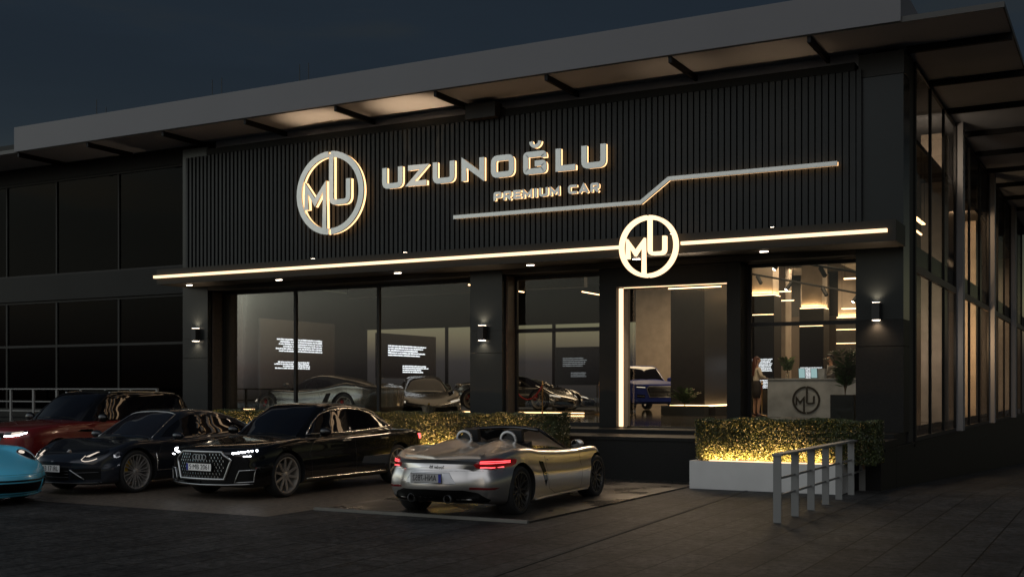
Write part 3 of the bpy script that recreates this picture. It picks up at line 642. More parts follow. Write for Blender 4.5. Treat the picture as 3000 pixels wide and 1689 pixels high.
thing('desk_box', MB().box(-8.0, -7.72, 33.0, 33.25, FZ+1.121, FZ+1.4), 'marble', 'pale grey box standing on the counter beside the man', 'box')
# plants
def leafy(name, c, n, hgt, spread, ln, wd, label, pot, seed, palm=False):
    R = random.Random(seed); x, y, z = c
    o = empty(name, c, label, 'plant')
    if pot == 'vase': rel(o, 'vase', MB().lathe([(.0, 0), (.05, 0), (.055, .02), (.05, .15), (.065, .2), (.055, .2), (.04, .15), (.04, .03), (0, .03)], 20, 'z', c), 'glass', smooth=True)
    elif pot: rel(o, 'pot', MB().box(x-pot[0], x+pot[0], y-pot[1], y+pot[1], z, z+pot[2]), 'black')
    z0 = z+(.15 if pot == 'vase' else pot[2]); m = MB(); st = MB()
    for i in range(n):
        a = R.uniform(0, 2*PI); sp = spread*R.uniform(.4, 1); h = hgt*R.uniform(.45, 1)
        P = [Vector((x, y, z0))+Vector((math.cos(a)*sp*t**1.5, math.sin(a)*sp*t**1.5, h*(t-(.35*t*t*t if palm else .1*t*t)))) for t in [j/10 for j in range(11)]]
        st.tube(P, [.009*(1-.8*j/10) for j in range(11)], 5, cap=False)
        for j in range(3, 11):
            d = (P[j]-P[j-1]).normalized(); side = d.cross(Vector((0, 0, 1))).normalized()
            for s in (1, -1):
                for q in range(2 if palm else 1):
                    b = P[j]-d*(.0 if q == 0 else (P[j]-P[j-1]).length*.5); v = (side*s+d*.7+Vector((0, 0, R.uniform(-.5, .3)))).normalized(); L_ = ln*R.uniform(.6, 1.1); w = d.cross(v).normalized().cross(v).normalized()*wd
                    k = len(m.v); m.v += [tuple(b), tuple(b+v*L_*.5+w), tuple(b+v*L_), tuple(b+v*L_*.5-w)]; m.f.append((k, k+1, k+2, k+3)); m.mi.append(0)
    rel(o, 'stems', st, 'twig'); rel(o, 'foliage', m, 'leafp', fix=False)
    return o
M['leafp'] = mat('plant_leaf', (.06, .11, .035), .4, island=.4)
leafy('vase_plant', (-8.75, 32.85, FZ+1.121), 16, .50, .26, .15, .035, 'leafy green plant in a glass vase on the counter', 'vase', 5)
leafy('palm_plant', (-5.28, 24.4, FZ), 30, 1.45, .36, .24, .012, 'tall palm in a dark planter box by the corner pillar window', (.24, .3, .70), 6, True)
leafy('potted_plant', (-14.3, 43.5, FZ), 14, 1.0, .4, .3, .03, 'dark leafy potted plant right of the black wall in the doorway', (.2, .2, .9), 8, True)
leafy('shrub_planter', (-12.05, 33.3, FZ), 26, .62, .5, .15, .03, 'low dark shrubs in a trough before the black wall in the doorway', (.7, .2, .30), 9)
# rope stanchions
M['brass'] = mat('brushed_brass', (.50, .32, .14), .3, metal=1); M['rope'] = mat('red_rope', (.35, .012, .015), .7)
def stanchion(x, y, lb):
    return thing('stanchion', MB().lathe([(0, 0), (.16, 0), (.16, .015), (.03, .04), (.022, .06), (.022, .93), (.04, .94), (.04, .97), (.02, .98), (.035, 1.02), (.02, 1.06), (0, 1.07)], 16, 'z', (x, y, FZ+.001)), 'brass', lb, 'stanchion', 'brass rope posts', smooth=True)
def rope(a, b, lb, sag=.45):
    P = [Vector(a).lerp(Vector(b), t/12) for t in range(13)]
    for i, p in enumerate(P): p.z = FZ+.93-sag*(1-((i-6)/6)**2)
    thing('rope', MB().tube(P, .022, 8), 'rope', lb, 'rope', 'red ropes', smooth=True)
for (a, b, l1, l2, l3) in (((-17.15, 31.6), (-16.3, 32.0), 'left brass post before the sports car in the window left of the entrance', 'second brass post before the sports car in the window left of the entrance', 'red rope sagging between the two left brass posts'),
                       ((-14.95, 33.4), (-13.95, 33.2), 'third brass post in the window left of the entrance', 'brass post nearest the entrance in the window left of it', 'red rope sagging between the brass posts nearest the entrance'),
                       ((-9.98, 33.3), (-9.72, 33.6), 'brass post left of the woman at the counter', 'brass post close beside the woman at the counter', 'red rope hanging beside the woman at the counter')):
    stanchion(*a, l1); stanchion(*b, l2); rope((*a, 0), (*b, 0), l3)
tube_light(-4.16, -4.08, 25.4, 27.1, 5.45, 'bright line light high behind the first side window')
tube_light(-3.98, -3.95, 24.4, 25.8, 5.05, 'lower line light behind the first side window')
# interior lamps: ceiling fittings, then added pier fills and the column bands
for (x, y, z, P, sx_, sy_) in ((-7.5, 30, 6.6, 170, 2.5, 3), (-9.3, 38, 6.6, 230, 3, 3), (-13.5, 47.5, 6.6, 420, 4, 3), (-8, 47, 6.6, 240, 4, 3), (-18, 44, 6.6, 260, 4, 3), (-18.5, 30.5, 6.6, 40, 8, 6), (-12.2, 30, 6.6, 90, 2, 2), (-25, 30, 6.6, 25, 4, 2)):
    o = thing('ceiling_light', MB().box(x-sx_/2, x+sx_/2, y-sy_/2, y+sy_/2, z+.02, z+.08), 'white', 'large square light fitting on the dark showroom ceiling', 'ceiling light', 'ceiling lights')
    lamp('ceiling_lamp', 'AREA', (x, y, z), P, (1, .74, .48), sx_, (0, 0, 0), sy=sy_)
lamp('pier_fill', 'AREA', (-4.4, 27.5, 7.6), 70, (1, .80, .60), .5, (math.radians(38), 0, 0), sy=.5)  # added fills without fittings, brighten the pier faces behind the side windows
lamp('pier_fill', 'AREA', (-4.4, 35.4, 3.2), 80, (1, .66, .36), .4, (math.radians(90), 0, 0), sy=.4)
lamp('pier_fill', 'AREA', (-4.4, 28.2, 2.8), 20, (1, .84, .68), .4, (math.radians(90), 0, 0), sy=.4)
lamp('pier_fill', 'AREA', (-4.4, 35.2, 6.8), 60, (1, .68, .40), .4, (math.radians(70), 0, 0), sy=.4)
for c_, (x0, x1, y0, y1) in zip(cols, ((-11.15, -10.4, 37.2, 37.95), (-11.2, -10.4, 44.1, 44.9), (-11.25, -10.4, 50.6, 51.15))):
    lamp('band_lamp', 'AREA', ((x0+x1)/2, y0-.04, 4.9), 7, (1, .60, .26), x1-x0, (math.radians(180-6), 0, 0), sy=.05)
    lamp('band_lamp', 'AREA', (x1+.04, (y0+y1)/2, 4.9), 4, (1, .60, .26), .05, (PI, math.radians(-6), 0), sy=y1-y0)
# ================================================================== cars
def cr1(tab, y, j):
    n = len(tab)
    if y <= tab[0][0]: return tab[0][j]
    if y >= tab[-1][0]: return tab[-1][j]
    for i in range(n-1):
        if tab[i][0] <= y <= tab[i+1][0]: break
    x1, x2 = tab[i][0], tab[i+1][0]; p1, p2 = tab[i][j], tab[i+1][j]; h = x2-x1; t = (y-x1)/h
    m1 = (p2-tab[i-1][j])/(x2-tab[i-1][0]) if i > 0 else (p2-p1)/h
    m2 = (tab[i+2][j]-p1)/(tab[i+2][0]-x1) if i+2 < n else (p2-p1)/h
    if (p2-p1)*m1 < 0: m1 = 0
    if (p2-p1)*m2 < 0: m2 = 0
    return (2*t**3-3*t*t+1)*p1+(t**3-2*t*t+t)*h*m1+(-2*t**3+3*t*t)*p2+(t**3-t*t)*h*m2
def spline(P, k=4):
    o = []
    for i in range(len(P)-1):
        a = P[max(i-1, 0)]; b = P[i]; c = P[i+1]; d = P[min(i+2, len(P)-1)]
        for s in range(k):
            t = s/k; o.append(tuple(.5*((2*b[q])+(-a[q]+c[q])*t+(2*a[q]-5*b[q]+4*c[q]-d[q])*t*t+(-a[q]+3*b[q]-3*c[q]+d[q])*t**3) for q in range(len(b))))
    o.append(tuple(P[-1])); return o
def half_to_ring(H): return [(x, z) for x, z in H]+[(-x, z) for x, z in reversed(H[1:-1])]
class Car:
    def __init__(s, name, label, cat, loc, rz, spec, group=None, scale=None):
        s.sp = spec; s.r = empty(name, loc, label, cat, group, rz, scale)
        tab = sorted(spec['body']); y0, y1 = tab[0][0], tab[-1][0]
        N = spec.get('n', 90); ys = []
        for i in range(N+1):
            t = i/N; t = .5-.5*math.cos(PI*t); t = .35*t+.65*(i/N) if 0 < i < N else t; ys.append(y0+(y1-y0)*t)
        rows = []; bow0, bow1 = spec.get('bow', (.16, .22)); bump = spec.get('bump')
        for y in ys:
            w, zb, zs, zc = (cr1(tab, y, j) for j in (1, 2, 3, 4)); Hh = zs-zb; fl = spec.get('flank', .965)
            H = [(0, zb), (.55*w, zb), (.84*w, zb), (.95*w, zb+.035), (.985*w, zb+.11*Hh+.03), (w, zb+.36*Hh), (.998*w, zb+.55*Hh), (fl*w+.01, zb+.70*Hh), (fl*w, zb+.84*Hh), (.945*w, zb+.95*Hh), (.89*w, zs), (.78*w, zs+.30*(zc-zs)+.004), (.55*w, zs+.72*(zc-zs)), (.28*w, zs+.95*(zc-zs)), (0, zc)]
            H = spline(H, 3); H[0] = (0, zb); H[-1] = (0, zc)
            ring = half_to_ring(H); row = []
            tf = max(0, (y-(y1-.8))/.8); tr = max(0, ((y0+.9)-y)/.9)
            for x, z in ring:
                q = (abs(x)/max(w, .01))
                yy = y-bow0*(q**2.2)*tf*1.0+bow1*(q**2.2)*tr
                zz = z+(bump(x, y, (z-zb)/max(zc-zb, .01)) if bump and z > zs-.02 else 0)
                fs = spec.get('face')          # lean of the nose and tail with height
                if fs: yy += fs(x, y, z, tf, tr)
                row.append((x, yy, zz))
            rows.append(row)
        mb = MB(); mb.grid(rows, closed=True)
        nh = len(H)-1
        for ri, yb_, sgn, bw in ((0, y0, 1, bow1), (-1, y1, -1, bow0)):
            R0 = rows[ri]; n_ = len(R0); w = max(abs(p[0]) for p in R0); G_ = []
            for i in range(1, nh):
                a = R0[i]; b = R0[n_-i]; rw = []
                for j in range(17):
                    u = a[0]+(b[0]-a[0])*j/16; q = abs(u)/w
                    if j in (0, 16): rw.append(a if j == 0 else b); continue
                    dy = (q**2.2-(abs(a[0])/w)**2.2)*bw*sgn
                    rw.append((u, a[1]+dy, a[2]))
                G_.append(rw)
            for c0, row_ in ((R0[0], G_[0]), (R0[nh], G_[-1])): mb.grid([[c0]*17, row_])
            mb.grid(G_)
        me = mb.mesh('body'); bm = bmesh.new(); bm.from_mesh(me); bmesh.ops.remove_doubles(bm, verts=bm.verts, dist=1e-5); bmesh.ops.dissolve_degenerate(bm, dist=1e-5, edges=bm.edges); bmesh.ops.recalc_face_normals(bm, faces=bm.faces)
        s.bv = [BVHTree.FromBMesh(bm)]; bm.to_mesh(me); bm.free(); me.shade_smooth()
        me.materials.append(spec['paint']); me.materials.append(M['black'])
        # wheel wells and other openings
        cut = []; R = spec['R']; Rr = spec.get('Rr', R)
        for yy, rr in ((0, R), (-spec['wb'], Rr)):
            w = cr1(tab, yy, 1)
            for sd in (1, -1):
                c = MB(); c.lathe([(0, w-.36), (rr+.045, w-.36), (rr+.045, w+.3), (0, w+.3)], 40, 'x', (0, yy, rr)); m2 = c.mesh('cut')
                if sd < 0:
                    for v in m2.vertices: v.co.x *= -1
                    m2.flip_normals()
                cut.append(m2)
        for f in spec.get('cuts', ()): cut.append(f())
        o = bpy.data.objects.new('body', me); COL.objects.link(o); tmp = []
        for m2 in cut:
            b2 = bmesh.new(); b2.from_mesh(m2); bmesh.ops.remove_doubles(b2, verts=b2.verts, dist=1e-5); bmesh.ops.recalc_face_normals(b2, faces=b2.faces); b2.to_mesh(m2); b2.free()
            if not m2.materials: m2.materials.append(spec['paint']); m2.materials.append(M['black'])
            for p in m2.polygons: p.material_index = 1
            q = bpy.data.objects.new('cutter', m2); COL.objects.link(q); tmp.append(q)
            md = o.modifiers.new('b', 'BOOLEAN'); md.operation = 'DIFFERENCE'; md.object = q; md.solver = 'EXACT'
        dg = bpy.context.evaluated_depsgraph_get(); nm = bpy.data.meshes.new_from_object(o.evaluated_get(dg)); o.modifiers.clear(); o.data = nm
        for q in tmp: bpy.data.objects.remove(q)
        nm.set_sharp_from_angle(angle=math.radians(42)); o.parent = s.r; o.name = 'body'; s.body = o
        if 'cabin' in spec:
            ct = sorted(spec['cabin']); ya, yb = ct[0][0], ct[-1][0]; rows = []
            for i in range(61):
                y = ya+(yb-ya)*i/60; wb, zb, wr, zr = (cr1(ct, y, j) for j in (1, 2, 3, 4)); h = max(zr-zb, .01)
                H = [(0, zb-.12), (wb*.9, zb-.12), (wb, zb), (wb+(wr-wb)*.36, zb+h*.36), (wb+(wr-wb)*.74, zb+h*.70), (wr-.0, zb+h*.90), (wr-.07, zr-.012*h), (wr*.6, zr+.012), (0, zr+.022)]
                H = spline(H, 3); row = []
                for x, z in half_to_ring(H):
                    q = abs(x)/max(wb, .01); tf = max(0, (y-(yb-.9))/.9); tr = max(0, ((ya+.9)-y)/.9)
                    row.append((x, y-.20*q*q*tf+.14*q*q*tr, z))
                rows.append(row)
            mb = MB(); mb.grid(rows, closed=True); mb.fan(rows[0]); mb.fan(rows[-1], True); me = mb.mesh('roof')
            bm = bmesh.new(); bm.from_mesh(me); s.bv.append(BVHTree.FromBMesh(bm)); bm.free(); me.shade_smooth(); me.set_sharp_from_angle(angle=math.radians(50))
            me.materials.append(spec.get('roofpaint', spec['paint'])); s.cab = link('roof', me, s.r)
    def hit(s, o, d):
        best = None
        for b in s.bv:
            h = b.ray_cast(o, d, 8)
            if h[0] is not None and (best is None or h[3] < best[2]): best = (h[0], h[1] if h[1].dot(d) < 0 else -h[1], h[3])
        return best
    def proj(s, axis, u, v, off):
        D = {'L': ((-4, u, v), (1, 0, 0)), 'R': ((4, u, v), (-1, 0, 0)), 'F': ((u, 5, v), (0, -1, 0)), 'B': ((u, -9, v), (0, 1, 0)), 'T': ((u, v, 4), (0, 0, -1))}[axis]
        h = s.hit(Vector(D[0]), Vector(D[1]))
        if h is None: return None
        return h[0]+h[1]*off, h[1]
    def patch(s, axis, poly, m, name, off=.005, nu=22, nv=8, parent=None, skirt=.02, **k):
        us = [p[0] for p in poly]; u0, u1 = min(us)+1e-4, max(us)-1e-4; rows = []; last = None
        n = len(poly); brk = sorted(set([u0, u1]+[min(max(p[0], u0), u1) for p in poly]+[u0+(u1-u0)*i/nu for i in range(nu+1)]))
        for u in brk:
            c = []
            for i in range(n):
                a, b = poly[i], poly[(i+1) % n]
                if (a[0]-u)*(b[0]-u) <= 0 and abs(a[0]-b[0]) > 1e-9: c.append(a[1]+(b[1]-a[1])*(u-a[0])/(b[0]-a[0]))
            if len(c) < 2: continue
            v0, v1 = min(c), max(c); row = []
            for j in range(nv+1):
                h = s.proj(axis, u, v0+(v1-v0)*j/nv, off)
                if h is None: h = last
                if h is None: continue
                last = h; row.append(h)
            if len(row) == nv+1: rows.append(row)
        if len(rows) < 2: return None
        mb = MB(); mb.grid([[tuple(p) for p, q in r] for r in rows])
        R_ = len(rows); C_ = nv+1       # a short skirt gives the piece thickness
        edge = [(i, 0) for i in range(R_)]+[(R_-1, j) for j in range(1, C_)]+[(i, C_-1) for i in range(R_-2, -1, -1)]+[(0, j) for j in range(C_-2, 0, -1)]
        base = len(mb.v); mb.v += [tuple(rows[i][j][0]-rows[i][j][1]*skirt) for i, j in edge]
        for q in range(len(edge)):
            i, j = edge[q]; i2, j2 = edge[(q+1) % len(edge)]; mb.f.append((i*C_+j, i2*C_+j2, base+(q+1) % len(edge), base+q)); mb.mi.append(0)
        o = mb.build(name, m, parent or s.r, **k); o.data.shade_smooth(); o.data.set_sharp_from_angle(angle=math.radians(40)); return o
    def line(s, axis, pts, r, m, name, off=.002, seg=6, closed=False, parent=None, n=6, flat=None, **k):
        P = []; m_ = len(pts)
        for i in range(m_ if closed else m_-1):
            a, b = pts[i], pts[(i+1) % m_]; kk = max(1, int(math.hypot(b[0]-a[0], b[1]-a[1])/.06))
            for t in range(kk): P.append((a[0]+(b[0]-a[0])*t/kk, a[1]+(b[1]-a[1])*t/kk))
        if not closed: P.append(pts[-1])
        Q = [s.proj(axis, u, v, off) for u, v in P]; Q = [q[0] for q in Q if q]
        if len(Q) < 2: return None
        o = MB().tube(Q, r, n, closed).build(name, m, parent or s.r, smooth=True, **k); return o
    def both(s, f):
        for ax, sg_ in (('L', -1), ('R', 1)): f(ax, sg_)
    def wheels(s, style, rim, m_rim, cal=None, width=.25, steer=0, rr=None):
        w0 = cr1(sorted(s.sp['body']), 0, 1); first = None
        for yy, R, rim_ in ((0, s.sp['R'], rim), (-s.sp['wb'], s.sp.get('Rr', s.sp['R']), rr or rim)):
            w = cr1(sorted(s.sp['body']), yy, 1)
            for sg_ in (1, -1):
                xo = w-.035
                ty = MB().lathe([(rim_-.005, -.03), (rim_+.012, -.008), (R-.03, .0), (R-.008, -.03), (R, -.06), (R, -width+.06), (R-.03, -width), (rim_, -width+.02), (rim_-.02, -width/2), (rim_-.005, -.03)], 56, 'x').build('wheel', 'tyre', s.r, smooth=True)
                rm = MB(); rm.lathe([(rim_+.004, -.028), (rim_+.006, -.014), (rim_-.010, -.014), (rim_-.022, -.05), (rim_-.035, -width+.04)], 56, 'x')
                spoke(rm, style, rim_); ro = rm.build('rim', m_rim, ty, smooth=False); ro.data.set_sharp_from_angle(angle=math.radians(30))
                MB().lathe([(0, -.12), (rim_*.66, -.12), (rim_*.66, -.135), (0, -.135)], 40, 'x').build('brake_disc', 'disc', ty)
                if cal:
                    c = MB(); pr = [(rim_*.50, -.085), (rim_*.80, -.085), (rim_*.80, -.16), (rim_*.50, -.16)]
                    rows = [[(h, r*math.cos(a), r*math.sin(a)) for r, h in pr] for a in [math.radians(150 if sg_*1 > 0 else 150)+i*math.radians(7)-math.radians(28) for i in range(9)]]
                    c.grid(rows, closed=True); c.fan(rows[0]); c.fan(rows[-1], True); c.build('brake_caliper', cal, ty)
                ty.location = (sg_*xo, yy, R)
                if sg_ < 0: ty.rotation_euler = (0, 0, PI)
                if yy == 0 and steer: ty.rotation_euler.z += steer
def spoke(rm, style, R):
    def bar(a0, r0, a1, r1, w0, w1, x0, x1, t=.022):
        P = []
        for (a, r, w, x) in ((a0, r0, w0, x0), (a1, r1, w1, x1)):
            c, s_ = math.cos(a), math.sin(a)
            for dx in (x, x-t):
                for e in (-1, 1): P.append((dx, r*c-e*w/2*s_, r*s_+e*w/2*c))
        k = len(rm.v); rm.v += P
        for q in ((0, 1, 5, 4), (2, 6, 7, 3), (0, 4, 6, 2), (1, 3, 7, 5), (0, 2, 3, 1), (4, 5, 7, 6)): rm.f.append(tuple(k+i for i in q)); rm.mi.append(0)
    n, kind = style
    for i in range(n):
        a = 2*PI*i/n+.1
        if kind == 'Y':
            bar(a, R*.15, a, R*.58, .030, .020, -.045, -.035); bar(a, R*.55, a-PI/n*.55, R*.985, .018, .014, -.035, -.022); bar(a, R*.55, a+PI/n*.55, R*.985, .018, .014, -.035, -.022)
        elif kind == 'V':
            bar(a-.10, R*.16, a-PI/n*.42, R*.985, .020, .015, -.045, -.022); bar(a+.10, R*.16, a+PI/n*.42, R*.985, .020, .015, -.045, -.022)
        elif kind == 'X':
            bar(a, R*.14, a+PI/n*.9, R*.985, .017, .011, -.045, -.020); bar(a, R*.14, a-PI/n*.9, R*.985, .017, .011, -.047, -.022)
        else: bar(a, R*.16, a, R*.985, .05, .035, -.045, -.022)
    rm.lathe([(0, -.03), (R*.10, -.032), (R*.19, -.045), (R*.20, -.07), (0, -.07)], 24, 'x')
def textmesh(s, size, h=.002):
    c = bpy.data.curves.new('txt', 'FONT'); c.body = s; c.size = size; c.extrude = h; c.align_x = 'CENTER'; c.align_y = 'CENTER'
    o = bpy.data.objects.new('txt', c); COL.objects.link(o); dg = bpy.context.evaluated_depsgraph_get(); me = bpy.data.meshes.new_from_object(o.evaluated_get(dg)); bpy.data.objects.remove(o); return me
def plate(car, loc, rz, txt, w=.52, h=.11, mirror=False, base=None, tilt=0, wx=1, band='L', size=None):
    base = base or M['plate']
    p = MB().box(-w/2, w/2, -.006, .006, -h/2, h/2).build('number_plate', base, car.r); p.location = loc; p.rotation_euler = (tilt, 0, rz)
    MB().box(-w/2-.006, w/2+.006, -.004, .004, -h/2-.006, h/2+.006).build('plate_frame', 'black', p)
    bx = (-w/2+.002, -w/2+.042) if band == 'L' else (w/2-.042, w/2-.002)
    MB().box(bx[0], bx[1], -.0085, -.006, -h/2+.003, h/2-.003).build('blue_band', 'euband', p)
    me = textmesh(txt, size or h*1.0); b = me.vertices; xs = [v.co.x for v in b]; wd = max(xs)-min(xs); f = (w-.07)*.92*wx/wd
    for v in b:
        v.co = Vector((v.co.x*f*(-1 if mirror else 1), -.0085+v.co.z*.5, v.co.y))
    if mirror: me.flip_normals()
    me.materials.append(M['platetext']); t = link('plate_text', me, p); t.location = ((.022 if band == 'L' else -.022), 0, 0); return p
M['tyre'] = mat('tyre_rubber', (.012, .012, .012), .75, bump=.2, bscale=80); M['disc'] = mat('brake_disc', (.18, .18, .18), .35, metal=.8)
M['rimd'] = mat('dark_rim', (.40, .36, .31), .42, metal=.45); M['rims'] = mat('grey_rim', (.50, .47, .44), .38, metal=.7); M['rimw'] = mat('white_rim', (.75, .75, .76), .35)
M['chrome'] = mat('chrome_trim', (.80, .76, .72), .24, metal=1); M['satin'] = mat('satin_trim', (.42, .42, .42), .3, metal=1)
M['cglass'] = mat('car_glass', (.004, .004, .006), .02, coat=0, spec=.75); M['plate'] = mat('plate_white', (.88, .87, .84), .35); M['plateg'] = mat('plate_grey', (.34, .34, .34), .5)
M['platetext'] = mat('plate_letters', (.01, .01, .012), .5); M['euband'] = mat('plate_blue', (.01, .02, .25), .5); M['gloss'] = mat('gloss_black', (.005, .005, .006), .03, spec=.6)
M['grille'] = mat('grille_black', (.004, .004, .004), .5, spec=.12); M['drl'] = glow('daylight_lamp', (.93, .95, 1), 16); M['drl2'] = glow('dim_lamp', (1, .86, .72), .8); M['red'] = glow('tail_lamp', (1, .07, .08), 5); M['redlens'] = mat('red_lens', (.12, .004, .005), .1, coat=1, emis=(1, .02, .02), es=.05)
M['lens'] = glass('lamp_lens', (.6, .62, .66), 1.6); M['seat'] = mat('seat_leather', (.012, .012, .013), .5); M['seatg'] = mat('seat_grey', (.16, .16, .17), .6); M['cal'] = mat('yellow_caliper', (.55, .33, .01), .4); M['calr'] = mat('red_caliper', (.45, .02, .02), .4)
P_black = mat('black_paint', (.0025, .0025, .003), .3, coat=1, spec=.05, coat_rough=.015); P_navy = mat('dark_blue_paint', (.016, .019, .027), .3, metal=.3, coat=1, spec=.1, coat_rough=.015)
P_red = mat('dark_red_paint', (.15, .007, .006), .3, metal=.1, coat=1, coat_rough=.015); P_silver = mat('silver_paint', (.66, .63, .60), .30, metal=.95, coat=.6, coat_rough=.08); P_cyan = mat('light_blue_paint', (.12, .60, .86), .35, coat=.6)
P_blue = mat('royal_blue_paint', (.018, .045, .36), .5, spec=.3); P_grey = mat('grey_silver_paint', (.27, .26, .245), .26, metal=.9, coat=.5)
def mirror(c, x, y, z, m, s=(.10, .07, .06)):
    for sd in (-1, 1):
        mb = MB(); rows = []
        for i in range(9):
            a = PI*i/8; r = math.sin(a); rows.append([(x*sd+sd*(-math.cos(a))*s[0], y+r*math.cos(b)*s[1]*(1.3 if math.cos(b) > 0 else .6), z+r*math.sin(b)*s[2]) for b in [2*PI*j/14 for j in range(14)]])
        mb.grid(rows, closed=True); o = mb.build('mirror', m, c.r, smooth=True)
        MB().tube([(x*sd-.12*sd, y, z-.07), (x*sd-.03*sd, y, z-.03)], .016, 6).build('mirror_arm', 'gloss', o)
def seams(c, lines, r=.0035):
    c.both(lambda ax, sg_: [c.line(ax, l, r, 'black', 'door_gap', off=-.001) for l in lines])
def windows(c, polys, trim='gloss', tr=.008, m='cglass'):
    for poly in polys:
        for ax in ('L', 'R'): c.patch(ax, poly, m, 'side_window', nu=26, nv=7)
def seats(c, spots, m, z=.35, bk=.62):
    for x, y in spots:
        o = MB().rbox((x, y, z), (.46, .5, .16)).build('seat', m, c.r); MB().rbox((x, y-.30, z+bk/2+.05), (.44, .14, bk), 0, math.radians(12)).build('backrest', m, o); MB().rbox((x, y-.38, z+bk+.14), (.24, .10, .18), 0, math.radians(10)).build('headrest', m, o)
# ---------------------------------------------------------------- black sedan
def sedan():
    sp = dict(paint=P_black, wb=3.13, R=.36, bow=(.20, .22), body=[(-4.33, .66, .34, .80, .86), (-4.27, .78, .27, .88, .95), (-4.1, .87, .22, .94, .985), (-3.7, .935, .20, .975, 1.01), (-3.13, .965, .19, .985, 1.03), (-2.2, .955, .19, .965, 1.03), (-1.2, .955, .19, .945, 1.0), (-.45, .96, .19, .93, .97), (0, .965, .19, .90, .935), (.45, .945, .20, .845, .885), (.75, .905, .20, .79, .84), (.92, .84, .215, .745, .79), (.99, .76, .24, .70, .745)],
              cabin=[(-3.65, .70, .94, .50, 1.0), (-3.3, .76, .95, .54, 1.14), (-2.9, .80, .96, .57, 1.31), (-2.5, .83, .96, .60, 1.42), (-2.0, .845, .95, .615, 1.478), (-1.6, .845, .94, .615, 1.485), (-1.3, .84, .93, .61, 1.445), (-1.0, .83, .92, .63, 1.30), (-.7, .81, .91, .67, 1.12), (-.38, .78, .90, .70, .94)])
    c = Car('black_sedan', 'glossy black executive sedan with lit headlights and a large chrome framed grille', 'car', (-12.83, 14.36, 0), PI+math.radians(-.6), sp)
    arcp = [(-.70, .985), (-.92, 1.17), (-1.16, 1.31), (-1.43, 1.375), (-1.83, 1.40), (-2.26, 1.375), (-2.7, 1.27), (-3.22, 1.055), (-2.6, 1.03), (-1.83, 1.00), (-1.27, .99)]
    fr = [(-.76, .985), (-.94, 1.14), (-1.18, 1.28), (-1.45, 1.345), (-1.78, 1.37), (-1.78, 1.01), (-1.27, .995)]; re = [(-1.86, 1.37), (-2.26, 1.345), (-2.68, 1.24), (-3.12, 1.065), (-2.6, 1.04), (-1.86, 1.015)]
    c.both(lambda ax, sg_: (c.patch(ax, arcp, 'gloss', 'window_surround', off=.004, nu=30)))
    windows(c, [fr, re]); 
    for o in [x for x in c.r.children if x.name.startswith('side_window')]: pass
    c.both(lambda ax, sg_: c.line(ax, arcp, .012, 'chrome', 'window_trim', off=.008, closed=True))
    c.patch('T', [(-.66, -.52), (0, -.44), (.66, -.52), (.52, -1.26), (0, -1.30), (-.52, -1.26)], 'cglass', 'windscreen', nu=24, nv=14)
    c.patch('T', [(-.50, -2.70), (.50, -2.70), (.56, -3.45), (-.56, -3.45)], 'cglass', 'rear_window', nu=18)
    c.line('T', [(-.70, -.46), (-.45, -.38), (0, -.345), (.45, -.38), (.70, -.46)], .010, 'grille', 'wiper_cowl', off=.0)
    c.line('T', [(-.62, -1.30), (-.60, -2.4), (-.54, -2.9)], .007, 'satin', 'roof_trim', off=.002); c.line('T', [(.62, -1.30), (.60, -2.4), (.54, -2.9)], .007, 'satin', 'roof_trim', off=.002)
    hexg = [(-.395, .745), (.395, .745), (.555, .635), (.45, .335), (-.45, .335), (-.555, .635)]
    gl = c.patch('F', hexg, 'grille', 'grille', off=.012, nu=24, nv=10)
    c.line('F', hexg, .019, 'satin', 'grille_frame', off=.018, closed=True, parent=gl, n=8)
    tk = MB(); R = random.Random(2)
    for j in range(8):
        z = .37+.050*j; n = int(9+j*.3)
        for i in range(-n, n+1):
            x = i*.058+(.029 if j % 2 else 0)
            if abs(x) > (.40+(z-.335)/.3*.10 if z < .635 else .53-(z-.635)/.11*.16)-.025: continue
            if abs(x) < .29 and .455 < z < .60: continue
            if abs(x) < .20 and z > .62: continue
            h = c.proj('F', x, z, .016)
            if h: tk.rbox(h[0], (.011, .006, .032), 0, 0, (-.35 if x > 0 else .35)*abs(x)*1.4)
    tk.build('grille_pattern', 'chrome', gl)
    eb = MB()
    for i in range(4):
        h = c.proj('F', (i-1.5)*.062, .675, .024)[0]; eb.tube([(h.x+.042*math.cos(a), h.y, h.z+.042*math.sin(a)) for a in [2*PI*k/18 for k in range(18)]], .008, 6, True)
    eb.build('emblem', 'satin', gl)
    h = c.proj('F', 0, .52, .035)[0]; plate(c, h, PI, 'S\u00b7MB 2061', base=M['plate'])
    for sg_ in (1, -1):
        hl = c.patch('F', [(sg_*.54, .72), (sg_*.60, .765), (sg_*.89, .80), (sg_*.90, .72), (sg_*.80, .665), (sg_*.66, .675)], 'gloss', 'headlight', off=.004)
        d = MB()
        for i in range(8):
            x = sg_*(.575+.038*i); h = c.proj('F', x, .733+.0055*i, .012)
            if h: d.rbox(h[0], (.033, .012, .024), 0, 0, 0)
        d.build('daylight_strip', 'drl', hl); d = MB()
        for i in range(3):
            h = c.proj('F', sg_*(.74+.034*i), .692+.002*i, .012)
            if h: d.rbox(h[0], (.032, .012, .012))
        d.build('lower_lamp', 'drl', hl)
        it = [(sg_*.60, .285), (sg_*.67, .47), (sg_*.87, .485), (sg_*.85, .30)]
        ik = c.patch('F', it, 'grille', 'air_intake', off=.004); c.line('F', it, .009, 'satin', 'intake_trim', off=.008, closed=True, parent=ik)
    c.line('F', [(-.84, .265), (-.5, .25), (0, .245), (.5, .25), (.84, .265)], .010, 'satin', 'lower_trim', off=.006)
    c.both(lambda ax, sg_: c.line(ax, [(-.46, .275), (-2.66, .275)], .011, 'chrome', 'sill_trim', off=.004))
